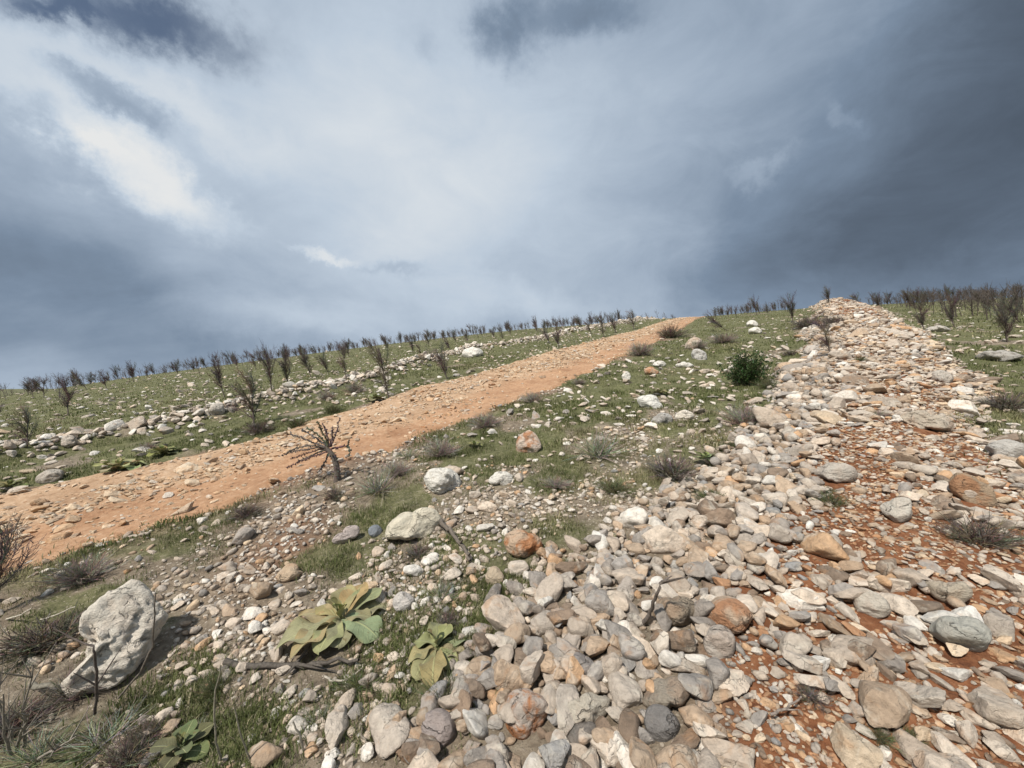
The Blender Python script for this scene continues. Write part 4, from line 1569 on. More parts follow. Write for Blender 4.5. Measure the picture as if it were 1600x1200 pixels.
def sapling_meshes(seed, h=1.0, nb=13, wind=0.5, spur=0.05):
    rr = random.Random(seed)
    tr = Tubes()
    trunk = curve_pts(Vector((0, 0, -0.06)), Vector((rr.uniform(-.22, .12), rr.uniform(-.15, .15), 1)), h * rr.uniform(.5, .68), 6, Vector((-0.1 * wind, 0, 0)), 0.06, rr)
    tr.tube(trunk, [h * (0.016 - 0.0014 * i) * rr.uniform(.85, 1.15) for i in range(len(trunk))], 7, DARK)
    for _ in range(9):
        i = rr.randrange(1, len(trunk))
        dd = Vector((rr.gauss(0, 1), rr.gauss(0, 1), rr.uniform(0, .6))).normalized()
        tr.tube([trunk[i], trunk[i] + dd * h * rr.uniform(.04, .12)], [h * .006, h * .0015], 3, DARK)
    cr = Tubes()
    for k in range(nb):
        i = rr.choice([2, 3, 3, 4, 4, 5, 5, 6, 6])
        a = 6.283 * (k + rr.random() * 0.7) / nb
        out = rr.uniform(0.2, 0.95) * rr.choice([.6, 1, 1])
        d = Vector((math.cos(a) * out, math.sin(a) * out, 1.0))
        L = h * rr.uniform(0.22, 0.52)
        pts = curve_pts(trunk[i], d, L, 7, Vector((-wind * rr.uniform(.5, 1.3), 0, rr.uniform(.0, .5))), 0.06, rr)
        c = tuple(q * rr.uniform(.8, 1.35) for q in DARK)
        cr.tube(pts, [h * (0.0062 - 0.0007 * j) for j in range(8)], 4, c)
        for j in range(1, 8):
            for _ in range(6):
                p = pts[j - 1].lerp(pts[j], rr.random())
                ax = (pts[j] - pts[j - 1]).normalized()
                sd = Vector((rr.gauss(0, 1), rr.gauss(0, 1), rr.gauss(0, 1)))
                sd = (sd - ax * sd.dot(ax)).normalized()
                ll = h * spur * rr.uniform(.4, 1.5)
                m = p + (sd + ax * 0.9) * ll * .6
                cr.tube([p, m, m + (sd * .2 + ax) * ll * .9], [h * .0022, h * .0018, h * .0009], 3, c)
        for _ in range(2):
            p = pts[rr.choice([2, 3, 4])]
            sub = curve_pts(p, (pts[5] - pts[3]).normalized() + Vector((rr.gauss(0, .35), rr.gauss(0, .35), 0.1)), L * .5, 5, Vector((-wind, 0, .2)), .07, rr)
            cr.tube(sub, [h * (.0038 - .0005 * j) for j in range(6)], 3, c)
    return tr.mesh('sapling_trunk'), cr.mesh('sapling_crown')


SAP = [sapling_meshes(200 + i, 1.0, 13 + i % 7, 0.35 + 0.12 * (i % 4), 0.06) for i in range(9)]
SAPLIST = []


def sapling(pos, h, var, rot=0.0, lean=0.0, group='bare saplings of the orchard rows'):
    o = bpy.data.objects.new('bare_sapling', None)
    C.objects.link(o)
    o.empty_display_size = 0.1
    o.location = pos
    o.rotation_euler = (0, lean, rot)
    o.scale = (h * random.uniform(.7, 1.25), h * random.uniform(.7, 1.25), h)
    o['category'] = 'sapling'
    o['group'] = group
    for nm, me in (('trunk', SAP[var][0]), ('crown', SAP[var][1])):
        link(nm, me, M_BARK, o)
    return o


sap_hand = [  # base px, top px height, lean, label
    (608, 622, 84, 'tall wind-bent sapling on the far road edge, beside a green rosette', 'the tall wind-bent sapling'),
    (700, 592, 60, 'slim fan-shaped sapling on the far road edge beside the stone row', 'the fan-shaped sapling'),
    (396, 668, 92, 'dark bushy sapling standing in the stone row above the track', 'the dark row sapling'),
    (352, 622, 62, 'bent sapling just behind the stone row, left of the dark row sapling', 'the bent sapling'),
    (425, 612, 68, 'sapling with upright twigs behind the stone row', None),
    (452, 606, 62, 'sapling behind the stone row, touching the upright-twigged one', None),
    (487, 590, 44, 'small thin sapling in the orchard behind the stone row', None),
    (541, 592, 58, 'leaning sapling of the orchard, near the tall wind-bent sapling', None),
    (874, 543, 38, 'sapling on the far verge where the track narrows', None),
    (944, 527, 36, 'sapling on the far verge, second along the narrowing track', None),
    (963, 520, 34, 'thin sapling on the far verge beside the second one', None),
    (990, 515, 32, 'bushy sapling on the far verge near the crest', None),
    (1138, 517, 40, 'sapling bent far over at the end of the track', 'the far-bent sapling'),
    (1182, 492, 28, 'upright sapling on the slope right of the track end', None),
    (1240, 504, 46, 'bushy sapling left of the bank crest', None),
    (1296, 478, 28, 'small sapling growing from the crest of the stone bank', None),
    (1300, 560, 70, 'spindly twiggy sapling on the left rim of the bank', None),
    (1492, 512, 58, 'tall twiggy sapling in the dark field right of the bank', None),
    (1440, 492, 40, 'sapling in the dark field close behind the bank', None),
    (1575, 535, 66, 'large dark sapling at the right edge of the field', None),
    (42, 700, 66, 'faint thin sapling in the orchard near the left edge', None),
    (105, 650, 52, 'thin sapling in the orchard above the tan row boulder', None),
]
HAND_XY = []
rs = random.Random(5)
for i, (bx, by, hp, lab, lm) in enumerate(sap_hand):
    g = gp(bx, by)
    dist = math.hypot(g.x, g.y)
    h = hp * g.y / F * 1.12
    o = sapling((g.x, g.y, g.z), h, i % 9, rs.uniform(-.5, .5), -0.10 if bx != 1138 else -0.75, 'bare saplings with a shape of their own')
    o['label'] = lab
    HAND_XY.append((g.x, g.y))
    if lm:
        LAND.append((lm, bx, by - hp / 2))

# orchard rows
rows = []
for t in np.arange(-64, 60, 2.6):
    for s in np.arange(-20, 66, 1.9):
        ss = s + rs.gauss(0, .35)
        tt = t + rs.gauss(0, .3)
        x, y = ss * RD[0] + tt * RN[0], ss * RD[1] + tt * RN[1]
        r = math.hypot(x, y)
        if y < 4 or r > 66 or r < 12:
            continue
        px = 800 + F * x / y
        if not -30 < px < 1640:
            continue
        q, out = road_q(np.array([x]), np.array([y]))
        bs, bt = bank_st(x, y)
        if out[0] < 1.2:
            continue
        left = q[0] > .5
        if left and row_d(np.array([x]), np.array([y]))[0] < .8:
            continue
        if not left and -3.0 < bt < 1.9:
            continue
        if not left and bt <= -3.0 and r < 30:
            continue
        if bt > 1.9 and (r < 15):
            continue
        near = 1 - sstep(np.array(r), 16, 34)
        if left and rs.random() < 0.22 + 0.58 * float(near):
            continue
        if any((x - a) ** 2 + (y - b) ** 2 < 1.2 ** 2 for a, b in HAND_XY):
            continue
        rows.append((x, y, r, px, 'l' if left else 'r' if bt > 0 else 'm'))
items = []
rs.shuffle(rows)
fringe = []
for (x, y, r, px, side) in rows:
    z = Tf(x, y)
    h = rs.uniform(0.75, 1.4) * (0.9 if side == 'r' else 1.0)
    # hidden behind the crest: leave out
    Yv = np.linspace(y * 0.15, y * 0.97, 160)
    top = (z + h - CAMZ) / y
    if np.max((T(Yv * x / y, Yv) - CAMZ) / Yv) > top - 0.004:
        continue
    if len(items) >= 265:
        fringe.append((x, y, z, h))
        continue
    o = sapling((x, y, z), h, rs.randrange(9), rs.uniform(-.6, .6), rs.gauss(-.16, .12))
    py = 600 - F * (z - CAMZ) / y
    crest = r > 40
    if side == 'r':
        txt = 'dark sapling in the field right of the bank, %s' % ('on its skyline' if crest else 'midway' if r > 24 else 'near the bank')
    elif side == 'm':
        txt = 'bare sapling on the crest between the track end and the bank'
    else:
        rel = 'over the left edge' if px < 200 else 'left of the near saplings' if px < 400 else 'over the twisted sapling' if px < 620 else 'over the cracked white boulder' if px < 800 else 'over the narrowing track'
        txt = '%s bare sapling %s, %s' % ('tall' if h > 1.2 else 'short' if h < 0.95 else 'middling', 'on the orchard skyline' if crest else 'inside the orchard', rel)
    items.append((o, txt, px))
unique_labels(items)
for _ in range(1500):         # rows running on over the crest
    a_, r_ = math.radians(rs.uniform(-54, 54)), rs.uniform(38, 60)
    x, y = math.sin(a_) * r_, math.cos(a_) * r_
    q, out = road_q(np.array([x]), np.array([y]))
    if out[0] < 1.5 or -1.5 < bank_q(*bank_st(x, y))[1]:
        continue
    z = Tf(x, y)
    h = rs.uniform(.6, 1.35)
    if len(fringe) > 620:
        break
    Yv = np.linspace(y * 0.3, y * 0.97, 80)
    if np.max((T(Yv * x / y, Yv) - CAMZ) / Yv) < (z + h - CAMZ) / y - 0.004:
        fringe.append((x, y, z, h))
for _ in range(420):          # thicker rows in the field right of the bank
    a_, r_ = math.radians(rs.uniform(30, 54)), rs.uniform(19, 42)
    x, y = math.sin(a_) * r_, math.cos(a_) * r_
    if bank_st(x, y)[1] < 3.2 or len(fringe) > 860:
        continue
    fringe.append((x, y, Tf(x, y), rs.uniform(.8, 1.35)))
tb = Tubes()
for (x, y, z, h) in fringe:
    b0 = Vector((x, y, z))
    top = curve_pts(b0, Vector((rs.gauss(-.1, .1), 0, 1)), h * .5, 3, Vector((-.1, 0, 0)), .05, rs)
    tb.tube(top, [h * .013, h * .012, h * .010, h * .007], 3, DARK)
    for k in range(rs.randrange(7, 12)):
        p = top[rs.choice([1, 2, 3, 3])]
        d = Vector((rs.gauss(-.2, .55), rs.gauss(0, .5), 1))
        br = curve_pts(p, d, h * rs.uniform(.25, .5), 4, Vector((-.45, 0, .2)), .08, rs)
        tb.tube(br, [h * .007, h * .006, h * .005, h * .004, h * .002], 3, DARK)
        for j in range(1, 5):
            for _ in range(1):
                tb.tube([br[j - 1], br[j - 1] + (br[j] - br[j - 1]) * .8 + Vector((rs.gauss(0, 1), rs.gauss(0, 1), rs.gauss(0, 1))) * h * .05], [h * .003, h * .0012], 3, DARK)
link('distant_orchard', tb.mesh('distant_orchard'), M_BARK, kind='stuff', label='fringe of far bare saplings running on over the crest')
print('saplings', len(items), len(fringe), len(tb.F))


# the twisted sapling by the near road edge: every branch a part of its own
def twisted_sapling():
    rr = random.Random(3)
    base = gp(522, 752)
    Y0 = base.y
    root = bpy.data.objects.new('bare_sapling', None)
    C.objects.link(root)
    root.location = base
    root['label'] = 'twisted knobbly sapling leaning left over the near road edge'
    root['category'] = 'sapling'

    def P(px, py, dy=0.0):
        y = Y0 + dy
        return Vector(((px - 800) / F * y, y, CAMZ + (600 - py) / F * y)) - base
    k = Y0 / F
    tb = Tubes()
    tpts = [P(526, 760), P(527, 745), P(526, 730), P(522, 715), P(515, 705), P(509, 698)]
    tb.tube(tpts, [k * q for q in (6.2, 4.6, 4.2, 4.0, 3.6, 2.2)], 8, (0.13, .105, .085))
    for _ in range(110):         # flaking dry bark and old leaf bases
        i = rr.randrange(0, 4)
        p = tpts[i].lerp(tpts[i + 1], rr.random())
        d = Vector((rr.gauss(0, 1), rr.gauss(0, 1), rr.gauss(-.3, .5))).normalized()
        p = p + d * k * 3.6
        tb.tube([p, p + d * k * rr.uniform(1.5, 4.5)], [k * 1.3, k * .4], 3, tuple(q * rr.uniform(.8, 1.7) for q in DARK))
    link('trunk', tb.mesh('trunk'), M_BARK, root)
    tips = [((512, 700), (470, 690), (449, 709)), ((512, 700), (480, 698), (436, 712)), ((511, 699), (478, 688), (452, 676)), ((511, 697), (490, 680), (470, 672)), ((512, 697), (497, 676), (480, 668)),
            ((513, 697), (505, 675), (496, 658)), ((514, 698), (512, 675), (504, 660)), ((516, 699), (527, 680), (531, 652)), ((517, 702), (532, 697), (543, 697)), ((543, 697), (547, 700), (546, 712)),
            ((512, 705), (490, 712), (446, 731)), ((512, 709), (510, 722), (497, 738)), ((511, 700), (485, 704), (455, 718)), ((512, 702), (480, 712), (462, 724)), ((515, 698), (520, 684), (519, 668)), ((543, 697), (546, 692), (545, 688))]
    for a, m, b in tips:
        tb = Tubes()
        dz = rr.uniform(-.16, .16)
        pa, pm, pb = P(*a), P(*m, dz * .5), P(*b, dz)
        pts = []
        for i in range(13):
            t = i / 12
            q = pa * (1 - t) ** 2 + pm * 2 * t * (1 - t) + pb * t * t
            pts.append(q + Vector((rr.gauss(0, 1), rr.gauss(0, 1), rr.gauss(0, 1))) * k * 0.6)
        c = tuple(q * rr.uniform(.8, 1.3) for q in DARK)
        tb.tube(pts, [k * (1.25 - 0.07 * i) for i in range(13)], 5, c)
        n = int(8 + (pb - pa).length / k / 4)
        for j in range(n):       # curled dry leaf clusters give the branch its knobbly edge
            t = (j + .5) / n
            i = min(int(t * 12), 11)
            p = pts[i].lerp(pts[i + 1], t * 12 - i)
            for _ in range(2):
                d = Vector((rr.gauss(0, 1), rr.gauss(0, 1), rr.gauss(0, 1))).normalized()
                tb.tube([p, p + d * k * 1.5, p + d * k * rr.uniform(2.0, 3.6)], [k * .8, k * 1.05, k * .4], 4, c)
        link('branch', tb.mesh('branch'), M_BARK, root)


twisted_sapling()

# dark dead plant that reaches in from the left edge
g = gp(-12, 962)
o = sapling((g.x, g.y, g.z), 0.62, 5, 0.4, 0.16)
o['label'] = 'dead dark sapling close by, reaching in at the left edge'
o['group'] = 'bare saplings with a shape of their own'

# ------------------------------------------------------------------ dry shrubs and tufts


def shrub_mesh(seed, n, spread, cols, thick, fork=True, curl=0.4, hgt=1.0):
    rr = random.Random(seed)
    tb = Tubes()
    for i in range(n):
        a = rr.uniform(0, 6.283)
        el = math.acos(rr.uniform(0.12, 1.0) ** (1.0 / spread))
        d = Vector((math.cos(a) * math.sin(el), math.sin(a) * math.sin(el), math.cos(el)))
        L = rr.uniform(.65, 1.0)
        b = Vector((rr.gauss(0, .10), rr.gauss(0, .10), 0))
        pts = curve_pts(b, d, L, 4, Vector((rr.gauss(0, curl), rr.gauss(0, curl), rr.gauss(.1, curl))), .05, rr)
        c = rr.choice(cols)
        c = tuple(q * rr.uniform(.75, 1.25) for q in c)
        tb.tube(pts, [thick, thick * .85, thick * .7, thick * .5, thick * .2], 3, c)
        if fork:
            for _ in range(4):
                j = rr.choice([1, 2, 2, 3])
                dd = (pts[j + 1] - pts[j]).normalized() + Vector((rr.gauss(0, .5), rr.gauss(0, .5), rr.gauss(.1, .4)))
                tb.tube([pts[j], pts[j] + dd * L * .16, pts[j] + dd * L * .27], [thick * .6, thick * .45, thick * .15], 3, c)
    return tb.mesh('shrub')


G1 = [(0.33, 0.285, 0.225), (0.24, 0.20, 0.155), (0.40, 0.35, 0.28)]
G2 = [(0.15, 0.12, 0.095), (0.22, 0.18, 0.14), (0.11, 0.09, 0.07)]
G3 = [(0.34, 0.335, 0.25), (0.22, 0.235, 0.14), (0.42, 0.40, 0.31), (0.15, 0.17, 0.08)]
G4 = [(0.09, 0.105, 0.045), (0.13, 0.14, 0.06), (0.17, 0.155, 0.09)]
SHR = {
    'grey': [shrub_mesh(300 + i, 210, 1.5, G1, .010) for i in range(3)],
    'brown': [shrub_mesh(320 + i, 170, 1.3, G2, .011) for i in range(3)],
    'tuft': [shrub_mesh(340 + i, 190, 1.1, G3, .008, False, .55) for i in range(3)],
    'green': [shrub_mesh(360 + i, 170, 1.2, G4, .010, True, .5) for i in range(2)],
}
WORDS = {'grey': ('dry_shrub', 'ash-grey dry cushion shrub', 'shrub'), 'brown': ('dry_shrub', 'dark brown leafless low shrub', 'shrub'),
         'tuft': ('grass_tuft', 'pale spiky tuft of dry grass', 'grass tuft'), 'green': ('herb_tuft', 'olive-green herb tuft', 'plant')}
shr = [('grey', 830, 628, 46), ('grey', 1000, 555, 40), ('grey', 1165, 664, 66), ('tuft', 590, 768, 84), ('grey', 690, 712, 62), ('tuft', 935, 712, 92), ('brown', 1050, 745, 84),
       ('grey', 1128, 536, 40), ('brown', 1048, 528, 50), ('brown', 1262, 512, 46), ('brown', 1300, 508, 44), ('grey', 555, 614, 34), ('grey', 510, 625, 30), ('brown', 405, 676, 40),
       ('grey', 130, 905, 76), ('grey', 230, 702, 26), ('brown', 385, 806, 46), ('brown', 70, 1010, 110), ('tuft', 165, 1160, 120), ('brown', 20, 1140, 110), ('green', 1200, 606, 48),
       ('green', 1297, 790, 46), ('green', 1345, 566, 20), ('brown', 1530, 850, 90), ('brown', 1570, 640, 60), ('tuft', 640, 715, 40), ('green', 700, 1098, 90), ('green', 560, 1080, 70),
       ('green', 880, 888, 44), ('brown', 525, 778, 44), ('brown', 655, 870, 60), ('green', 340, 1080, 60), ('tuft', 690, 935, 60), ('brown', 700, 975, 44), ('green', 1110, 780, 40),
       ('grey', 1370, 652, 30), ('brown', 1320, 645, 22), ('green', 960, 770, 60), ('green', 1375, 1150, 44), ('green', 1420, 1150, 40), ('grey', 620, 740, 60), ('green', 465, 668, 34),
       ('green', 520, 645, 30), ('grey', 760, 668, 50), ('tuft', 1020, 800, 36), ('brown', 1110, 1045, 36), ('green', 1140, 700, 30), ('grey', 1090, 545, 34), ('tuft', 300, 1150, 60),
       ('brown', 1235, 556, 26), ('brown', 235, 1150, 80), ('brown', 120, 1085, 70), ('tuft', 60, 1185, 90), ('brown', 200, 1190, 80), ('tuft', 500, 1130, 60), ('grey', 905, 600, 22), ('green', 1560, 560, 40), ('green', 1290, 770, 30), ('brown', 1270, 1090, 50), ('grey', 870, 760, 44), ('green', 610, 1150, 50)]
items = []
for i, (kind, px, py, w) in enumerate(shr):
    g = gp(px, py)
    sc = w * g.y / F / 2 * 1.35
    nm, txt, cat = WORDS[kind]
    o = link(nm, SHR[kind][i % len(SHR[kind])], M_TWIG, category=cat, group='dry shrubs and tufts')
    o.location = (g.x, g.y, g.z - .01)
    o.rotation_euler = (0, 0, i * 2.1)
    o.scale = (sc * (0.8 + 0.5 * ((i * 7) % 10) / 10), sc * (0.8 + 0.5 * ((i * 3) % 10) / 10), sc * (0.6 + 0.35 * ((i * 9) % 10) / 10))
    rel, lm, far = relation(px, py - w * .3)
    items.append((o, '%s %s %s' % (txt, rel, lm), px))
unique_labels(items)

# ------------------------------------------------------------------ mullein rosettes


def leaf_mesh(seed, curl, wave, fold):
    rr = random.Random(seed)
    nu, nv = 13, 25
    V, A = [], []
    ph = rr.uniform(0, 6)
    for j in range(nv):
        v = j / (nv - 1)
        q = min(v / .62, 1.0)
        w = 0.5 * (0.16 + 0.84 * q * q * (3 - 2 * q)) * max(1 - v ** 5, 0.0) ** 0.55 * (1 + 0.035 * math.sin(v * 17 + ph))
        w = max(w, 0.02)
        for i in range(nu):
            u = i / (nu - 1) * 2 - 1
            x = u * w * 0.66
            z = curl * v * v * -0.16 + 0.26 * v * (1 - v) + fold * abs(u) ** 1.3 * w * .5 + wave * abs(u) ** 2 * math.sin(v * 11 + ph + (2 if u > 0 else 0)) * .07
            y = v * (1 - 0.12 * abs(curl) * v)
            V.append((x, y, z - 0.018 * math.exp(-(u / .12) ** 2) * (1 - v)))
            A.append((u * .5 + .5, v, 0))
    V = np.array(V)
    idx = np.arange(nu * nv).reshape(nv, nu)
    Q = np.stack([idx[:-1, :-1], idx[:-1, 1:], idx[1:, 1:], idx[1:, :-1]], -1).reshape(-1, 4)
    me = np_mesh('mullein_leaf', V, Q, True, {'leaf': np.array(A, np.float32)})
    me.materials.append(M_MULLEIN)
    return me


LEAF = [leaf_mesh(i, c, w, f) for i, (c, w, f) in enumerate([(.9, .6, .10), (.7, .9, .16), (1.1, .8, .05), (.45, .6, .25), (.2, .5, .5), (1.3, 1.0, .05), (.8, 1.1, .2)])]
LEAFK = [LEAF[0], LEAF[1], LEAF[2], LEAF[6]]


def rosette(px, py, wpx, label, n, tint, seed, angles=None, up=0.0):
    rr = random.Random(seed)
    g = gp(px, py)
    R = wpx * g.y / F / 2
    root = bpy.data.objects.new('mullein_plant', None)
    C.objects.link(root)
    root.location = g + Vector((0, 0, 0.01))
    root['label'] = label
    root['category'] = 'plant'
    root['group'] = 'broad-leaved rosette plants'
    m = len(angles) if angles else n
    for i in range(m + 5):
        inner = i >= m
        if angles and not inner:
            a, ln, wd, el = angles[i]
        elif inner:
            a, ln, wd, el = rr.uniform(0, 360), rr.uniform(.28, .42), rr.uniform(.8, 1.0), rr.uniform(50, 75)
        else:
            a = i * 137.5 + rr.uniform(-14, 14)
            k = i / max(m - 1, 1)
            ln, wd, el = 1.0 - .35 * k + rr.uniform(-.1, .1), rr.uniform(.85, 1.15), 6 + 42 * k + up
        wd = wd * 1.0
        me = LEAF[4] if inner else rr.choice(LEAFK) if el < 30 else LEAF[3]
        o = link('leaf', me, None, root)
        o.rotation_euler = (math.radians(el if inner else el * .5), rr.uniform(-.2, .2), math.radians(a - 90))
        L = R * ln * 1.0
        o.scale = (L * wd, L, L)
        o.location = (0, 0, 0.012 + 0.003 * i)
        yl = rr.random()
        c = tuple(t * rr.uniform(.85, 1.15) for t in tint)
        c = (c[0] * (1 + .12 * yl), c[1] * (1 + .05 * yl), c[2] * (1 - .05 * yl))
        if inner:
            c = (c[0] * 1.05, c[1] * 1.12, c[2] * .95)
        o.color = (*c, 1)
    FIELD.block(g.x, g.y, R * .3)


MT = (0.30, 0.29, 0.145)
# angle (0 = right, 90 = away from the viewer), length, width, rise
rosette(532, 985, 172, 'larger rosette of broad olive-green felted leaves, in the foreground gravel', 14, MT, 1,
        [(20, .95, .95, 12), (38, 1.0, .85, 22), (62, 1.05, .75, 34), (84, 1.0, .8, 42), (108, .95, .8, 40), (140, .85, .9, 26), (166, 1.0, .95, 12), (185, .72, .9, 10), (214, 1.12, .85, 4), (240, 1.0, .75, 3),
         (268, .78, 1.0, 4), (292, .72, 1.0, 6), (338, .98, 1.0, 7), (2, .6, .9, 18)])
rosette(682, 1025, 124, 'smaller rosette of dull green felted leaves beside the larger one', 11, (0.27, 0.25, 0.13), 2,
        [(28, 1.15, .8, 16), (5, .95, .75, 10), (345, .85, .8, 6), (318, .8, .95, 4), (275, 1.15, .85, 2), (248, 1.0, .85, 2), (215, .8, 1.0, 4), (140, .8, 1.2, 12), (100, .9, .9, 28), (70, .7, .9, 38), (165, .7, 1.1, 8)])
rosette(186, 736, 74, 'olive rosette on the far road edge, nearer of the pair', 13, MT, 3, None, 10)
rosette(254, 712, 60, 'olive rosette on the far road edge, farther of the pair', 11, (0.21, .225, .09), 4, None, 12)
rosette(741, 700, 30, 'little upright rosette below the grey wispy shrub at the near road edge', 8, (0.22, .24, .09), 5, None, 22)
rosette(1104, 724, 52, 'pale green rosette at the left rim of the cobbles', 11, (0.25, .29, .135), 6, None, 14)
rosette(283, 1185, 105, 'rosette near the bottom left edge, dull green leaves', 9, (0.135, .145, .07), 7, None, 20)
rosette(587, 627, 44, 'dusty rosette at the foot of the tall wind-bent sapling', 11, (0.21, .215, .11), 8, None, 6)
rosette(1030, 618, 36, 'half-withered rosette above the bright white slab', 8, (0.20, .19, .10), 9, None, 14)
rosette(15, 765, 54, 'dark rosette at the left edge beside the track', 9, (0.16, .17, .07), 10, None, 14)


# ------------------------------------------------------------------ round green bush
def bush():
    rr = random.Random(8)
    g = gp(1168, 602)
    k = g.y / F
    root = bpy.data.objects.new('green_bush', None)
    C.objects.link(root)
    root.location = g
    root['label'] = 'dense dark green bush, the only leafy one, left of the bank'
    root['category'] = 'bush'
    tb = Tubes()
    V, Fc, A = [], [], []
    for i in range(46):
        a = rr.uniform(0, 6.283)
        el = rr.uniform(.3, 1.5)
        d = Vector((math.cos(a) * math.cos(el), math.sin(a) * math.cos(el), math.sin(el)))
        L = k * rr.uniform(34, 58) * (.75 + .3 * math.sin(el))
        pts = curve_pts(Vector((rr.gauss(0, 3) * k, rr.gauss(0, 3) * k, 0)), d, L, 5, Vector((0, 0, .35)), .09, rr)
        tb.tube(pts, [k * (.8 - .13 * j) for j in range(6)], 4, (0.09, .075, .05))
        tone = rr.uniform(.7, 1.3)
        for j in range(120):
            t = rr.uniform(.22, 1.0)
            q = min(int(t * 5), 4)
            p = pts[q].lerp(pts[q + 1], t * 5 - q) + Vector((rr.gauss(0, 1), rr.gauss(0, 1), rr.gauss(0, 1))) * k * 3.2
            n = Vector((rr.gauss(0, 1), rr.gauss(0, 1), rr.gauss(.4, 1))).normalized()
            u = n.orthogonal().normalized()
            w = n.cross(u)
            s = k * rr.uniform(1.0, 2.1)
            b = len(V)
            V += [tuple(p - u * s), tuple(p + w * s * .5), tuple(p + u * s), tuple(p - w * s * .5)]
            Fc.append((b, b + 1, b + 2, b + 3))
            c = (0.042 * tone * rr.uniform(.7, 1.3), 0.072 * tone * rr.uniform(.8, 1.25), 0.020 * tone)
            A += [c] * 4
    link('stem', tb.mesh('stem'), M_BARK, root)
    link('foliage', np_mesh('foliage', np.array(V), np.array(Fc), True, {'col': np.array(A, np.float32)}), M_FOLIAGE, root)


bush()


# ------------------------------------------------------------------ fallen branches and dry stalks
def stick(name, label, pts, r0, r1, col, forks=(), cat='branch', seed=1):
    rr = random.Random(seed)
    tb = Tubes()
    g0 = gp(pts[0][0], pts[0][1])
    W = []
    for p in pts:
        if len(p) == 2:
            W.append(gp(p[0], p[1]) + Vector((0, 0, r0 * 1.2 + .02)) - g0)
        else:                                        # a raised point: third value is its distance relative to the foot
            y = g0.y * p[2]
            W.append(Vector(((p[0] - 800) / F * y, y, CAMZ + (600 - p[1]) / F * y)) - g0)
    fine = []
    for a, b in zip(W[:-1], W[1:]):
        for i in range(4):
            fine.append(a.lerp(b, i / 4) + Vector((rr.gauss(0, 1), rr.gauss(0, 1), rr.gauss(0, 1))) * r0 * .35)
    fine.append(W[-1])
    n = len(fine)
    tb.tube(fine, [r0 + (r1 - r0) * i / (n - 1) for i in range(n)], 6, col)
    for _ in range(len(forks) and forks[0]):
        i = rr.randrange(n // 4, n - 1)
        d = (fine[i + 1] - fine[i]).normalized() + Vector((rr.gauss(0, .6), rr.gauss(0, .6), abs(rr.gauss(0, .4))))
        L = forks[1] * rr.uniform(.5, 1.2)
        tb.tube([fine[i], fine[i] + d * L * .5, fine[i] + d * L], [r1 + (r0 - r1) * .4, r1 * .9, r1 * .4], 4, col)
    o = link(name, tb.mesh(name), M_BARK, label=label, category=cat)
    o.location = g0


STK = (0.15, 0.125, 0.10)
PAL_S = (0.36, 0.31, 0.25)
stick('fallen_branch', 'grey fallen branch running down from the cream wedge boulder', [(688, 822), (700, 835), (712, 851), (726, 868), (735, 886)], .018, .010, STK, (3, .1))
stick('dry_stick', 'long dark stick lying under the larger rosette', [(348, 1046), (400, 1054), (450, 1052), (500, 1047), (560, 1044)], .016, .007, (0.10, .085, .07), (4, .12), 'stick', 2)
stick('dry_twig', 'bent forked twig standing among the grey cobbles', [(1006, 972, .98), (1018, 950, .96), (1026, 930, .93), (1030, 912, .92), (1044, 903, .92)], .010, .004, (0.14, .115, .095), (3, .09), 'twig', 3)
stick('dry_twig', 'thin arching twig laid across the cobbles', [(895, 936), (930, 928), (965, 925), (1005, 928)], .005, .003, PAL_S, (), 'twig', 4)
stick('dry_stalk', 'thin dark stalk rising in front of the big ridged boulder', [(150, 1125), (151, 1070, .97), (149, 1030, .95), (144, 1010, .94), (105, 995, .95)], .006, .003, (0.12, .095, .08), (3, .1), 'stalk', 5)
stick('dry_stalk', 'slender stalk bowing up beside the big ridged boulder', [(186, 1098), (220, 1050, .97), (238, 1010, .95), (242, 960, .93), (243, 927, .92)], .005, .002, (0.18, .15, .12), (), 'stalk', 6)
stick('dry_stalk', 'pale straw stalk in the dark grass near the left edge', [(10, 974), (30, 962, .98), (50, 950, .97)], .005, .003, (.5, .45, .36), (), 'stalk', 7)
stick('dry_stalk', 'pale straw stalk lying left of the big ridged boulder', [(62, 976), (85, 962, .98), (118, 948, .97)], .005, .003, (.46, .41, .33), (2, .06), 'stalk', 8)
stick('dry_stalk', 'upright straw stalk at the bottom edge, left of the small rosette', [(345, 1199), (338, 1160, .97), (335, 1090, .94), (345, 1040, .92)], .004, .002, (.30, .27, .2), (), 'stalk', 9)
stick('dry_stalk', 'upright straw stalk at the bottom edge, nearer the middle', [(392, 1199), (380, 1160, .98), (366, 1105, .95)], .004, .002, (.30, .27, .2), (), 'stalk', 10)
stick('dry_stalk', 'straw stalk standing above a cobble at the bottom edge', [(476, 1185), (468, 1150, .97), (458, 1128, .96)], .004, .003, (.38, .34, .27), (), 'stalk', 11)
stick('dry_twig', 'curled pale twig below the larger rosette', [(508, 1066), (520, 1074), (540, 1072), (560, 1058), (567, 1050)], .005, .003, (.42, .37, .30), (), 'twig', 12)
stick('dry_twig', 'looped twig around the stones below the smaller rosette', [(566, 1140), (564, 1160), (575, 1172), (592, 1170)], .004, .003, (.2, .17, .13), (), 'twig', 13)
stick('dry_stick', 'grey stick pointing into the big ridged boulder from the left', [(48, 1082), (70, 1085), (104, 1084)], .014, .010, (.20, .18, .14), (1, .05), 'stick', 14)
stick('dry_twig', 'pale twig between the smaller rosette and the round pink-grey cobble', [(690, 1106), (705, 1088), (722, 1072)], .006, .004, (.40, .35, .29), (2, .07), 'twig', 15)
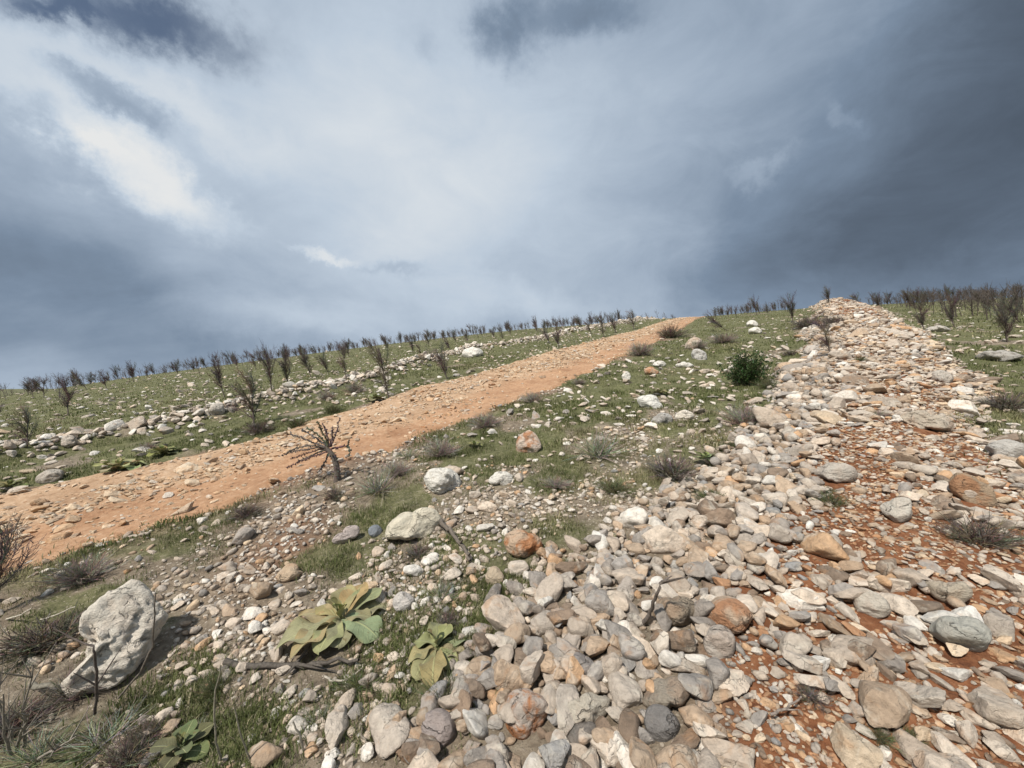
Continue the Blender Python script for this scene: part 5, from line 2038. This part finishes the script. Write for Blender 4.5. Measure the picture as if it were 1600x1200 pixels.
stick('dry_twig', 'thin twig lying on the red soil at the bottom', [(1205, 1128), (1230, 1118), (1252, 1100)], .005, .003, (.22, .18, .15), (1, .05), 'twig', 16)
for i, (bx, by, tx, ty, w) in enumerate([(18, 1190, 5, 1085, 'nearest the corner'), (25, 1185, 50, 1110, 'leaning right'), (38, 1180, 52, 1040, 'tallest'), (60, 1195, 120, 1150, 'lowest'), (20, 1170, -5, 1040, 'cut by the edge')]):
    stick('dry_stalk', 'grey twiggy stalk in the bottom left corner, %s' % w, [(bx, by), ((bx + tx) / 2 - 6, (by + ty) / 2, .97), (tx, ty, .95)], .006, .002, (.24, .21, .17), (5, .12), 'stalk', 20 + i)


# ------------------------------------------------------------------ grass
def grass():
    Vs, Fs, Cs = [], [], []
    nv = 0
    for (nc, r0, r1, nb, hlo, hhi, wid, spread) in ((62000, 0.9, 5.0, 7, .016, .056, .0016, .03), (60000, 4.5, 14.0, 6, .028, .065, .0034, .06), (44000, 12.0, 52.0, 4, .04, .09, .009, .16)):
        th = np.radians(rng.uniform(-62, 62, nc))
        r = np.exp(rng.uniform(math.log(r0), math.log(r1), nc))
        x, y = np.sin(th) * r, np.cos(th) * r
        red, g, pale, onroad, bank, row = masks(x, y)
        fine = fbm(x * 3.1, y * 3.1, 131, 3)
        keep = (rng.random(nc) < np.clip((g - .12) * 1.25, 0, 1) * (0.05 + 1.3 * sstep(fine, .44, .64))) & (onroad < .3)
        x, y = x[keep], y[keep]
        n = len(x)
        dry = sstep(fbm(x * .8, y * .8, 141, 3), .45, .68)
        X = np.repeat(x, nb) + rng.normal(0, spread, n * nb)
        Y = np.repeat(y, nb) + rng.normal(0, spread, n * nb)
        dry = np.repeat(dry, nb)
        Z = surf(X, Y) - 0.006
        N = len(X)
        a = rng.uniform(0, 6.283, N)
        lean = rng.uniform(.1, .9, N)
        h = rng.uniform(hlo, hhi, N)
        w = wid * rng.uniform(.7, 1.5, N)
        dx, dy = np.cos(a), np.sin(a)
        px_, py_ = -dy * w, dx * w
        base = np.stack([X, Y, Z], -1)
        mid = base + np.stack([dx * lean * h * .35, dy * lean * h * .35, h * .6], -1)
        tip = base + np.stack([dx * lean * h, dy * lean * h, h * (1 - .25 * lean)], -1)
        side = np.stack([px_, py_, np.zeros(N)], -1)
        V = np.stack([base - side, base + side, mid + side * .8, mid - side * .8, tip], 1).reshape(-1, 3)
        b = np.arange(N)[:, None] * 5 + nv
        tris = np.concatenate([b + np.array([[0, 1, 2]]), b + np.array([[0, 2, 3]]), b + np.array([[3, 2, 4]])], 0)
        tone = rng.uniform(.7, 1.3, N)[:, None]
        green = np.array([[.122, .138, .048]])
        olive = np.array([[.225, .210, .100]])
        straw = np.array([[.36, .31, .19]])
        k = rng.random(N)
        f = np.clip(dry * 1.1 - .1, 0, 1)[:, None]
        col = green * (1 - f) + olive * f
        col = np.where((k < .09 + .20 * dry)[:, None], straw, col) * tone
        Cs.append(np.repeat(col, 5, 0))
        Vs.append(V)
        Fs.append(tris)
        nv += len(V)
    me = np_mesh('grass', np.vstack(Vs), np.vstack(Fs), True, {'col': np.vstack(Cs)})
    link('grass', me, M_GRASS, kind='stuff', label='short sparse green grass growing between the stones')
    print('grass tris', sum(len(f) for f in Fs))


grass()
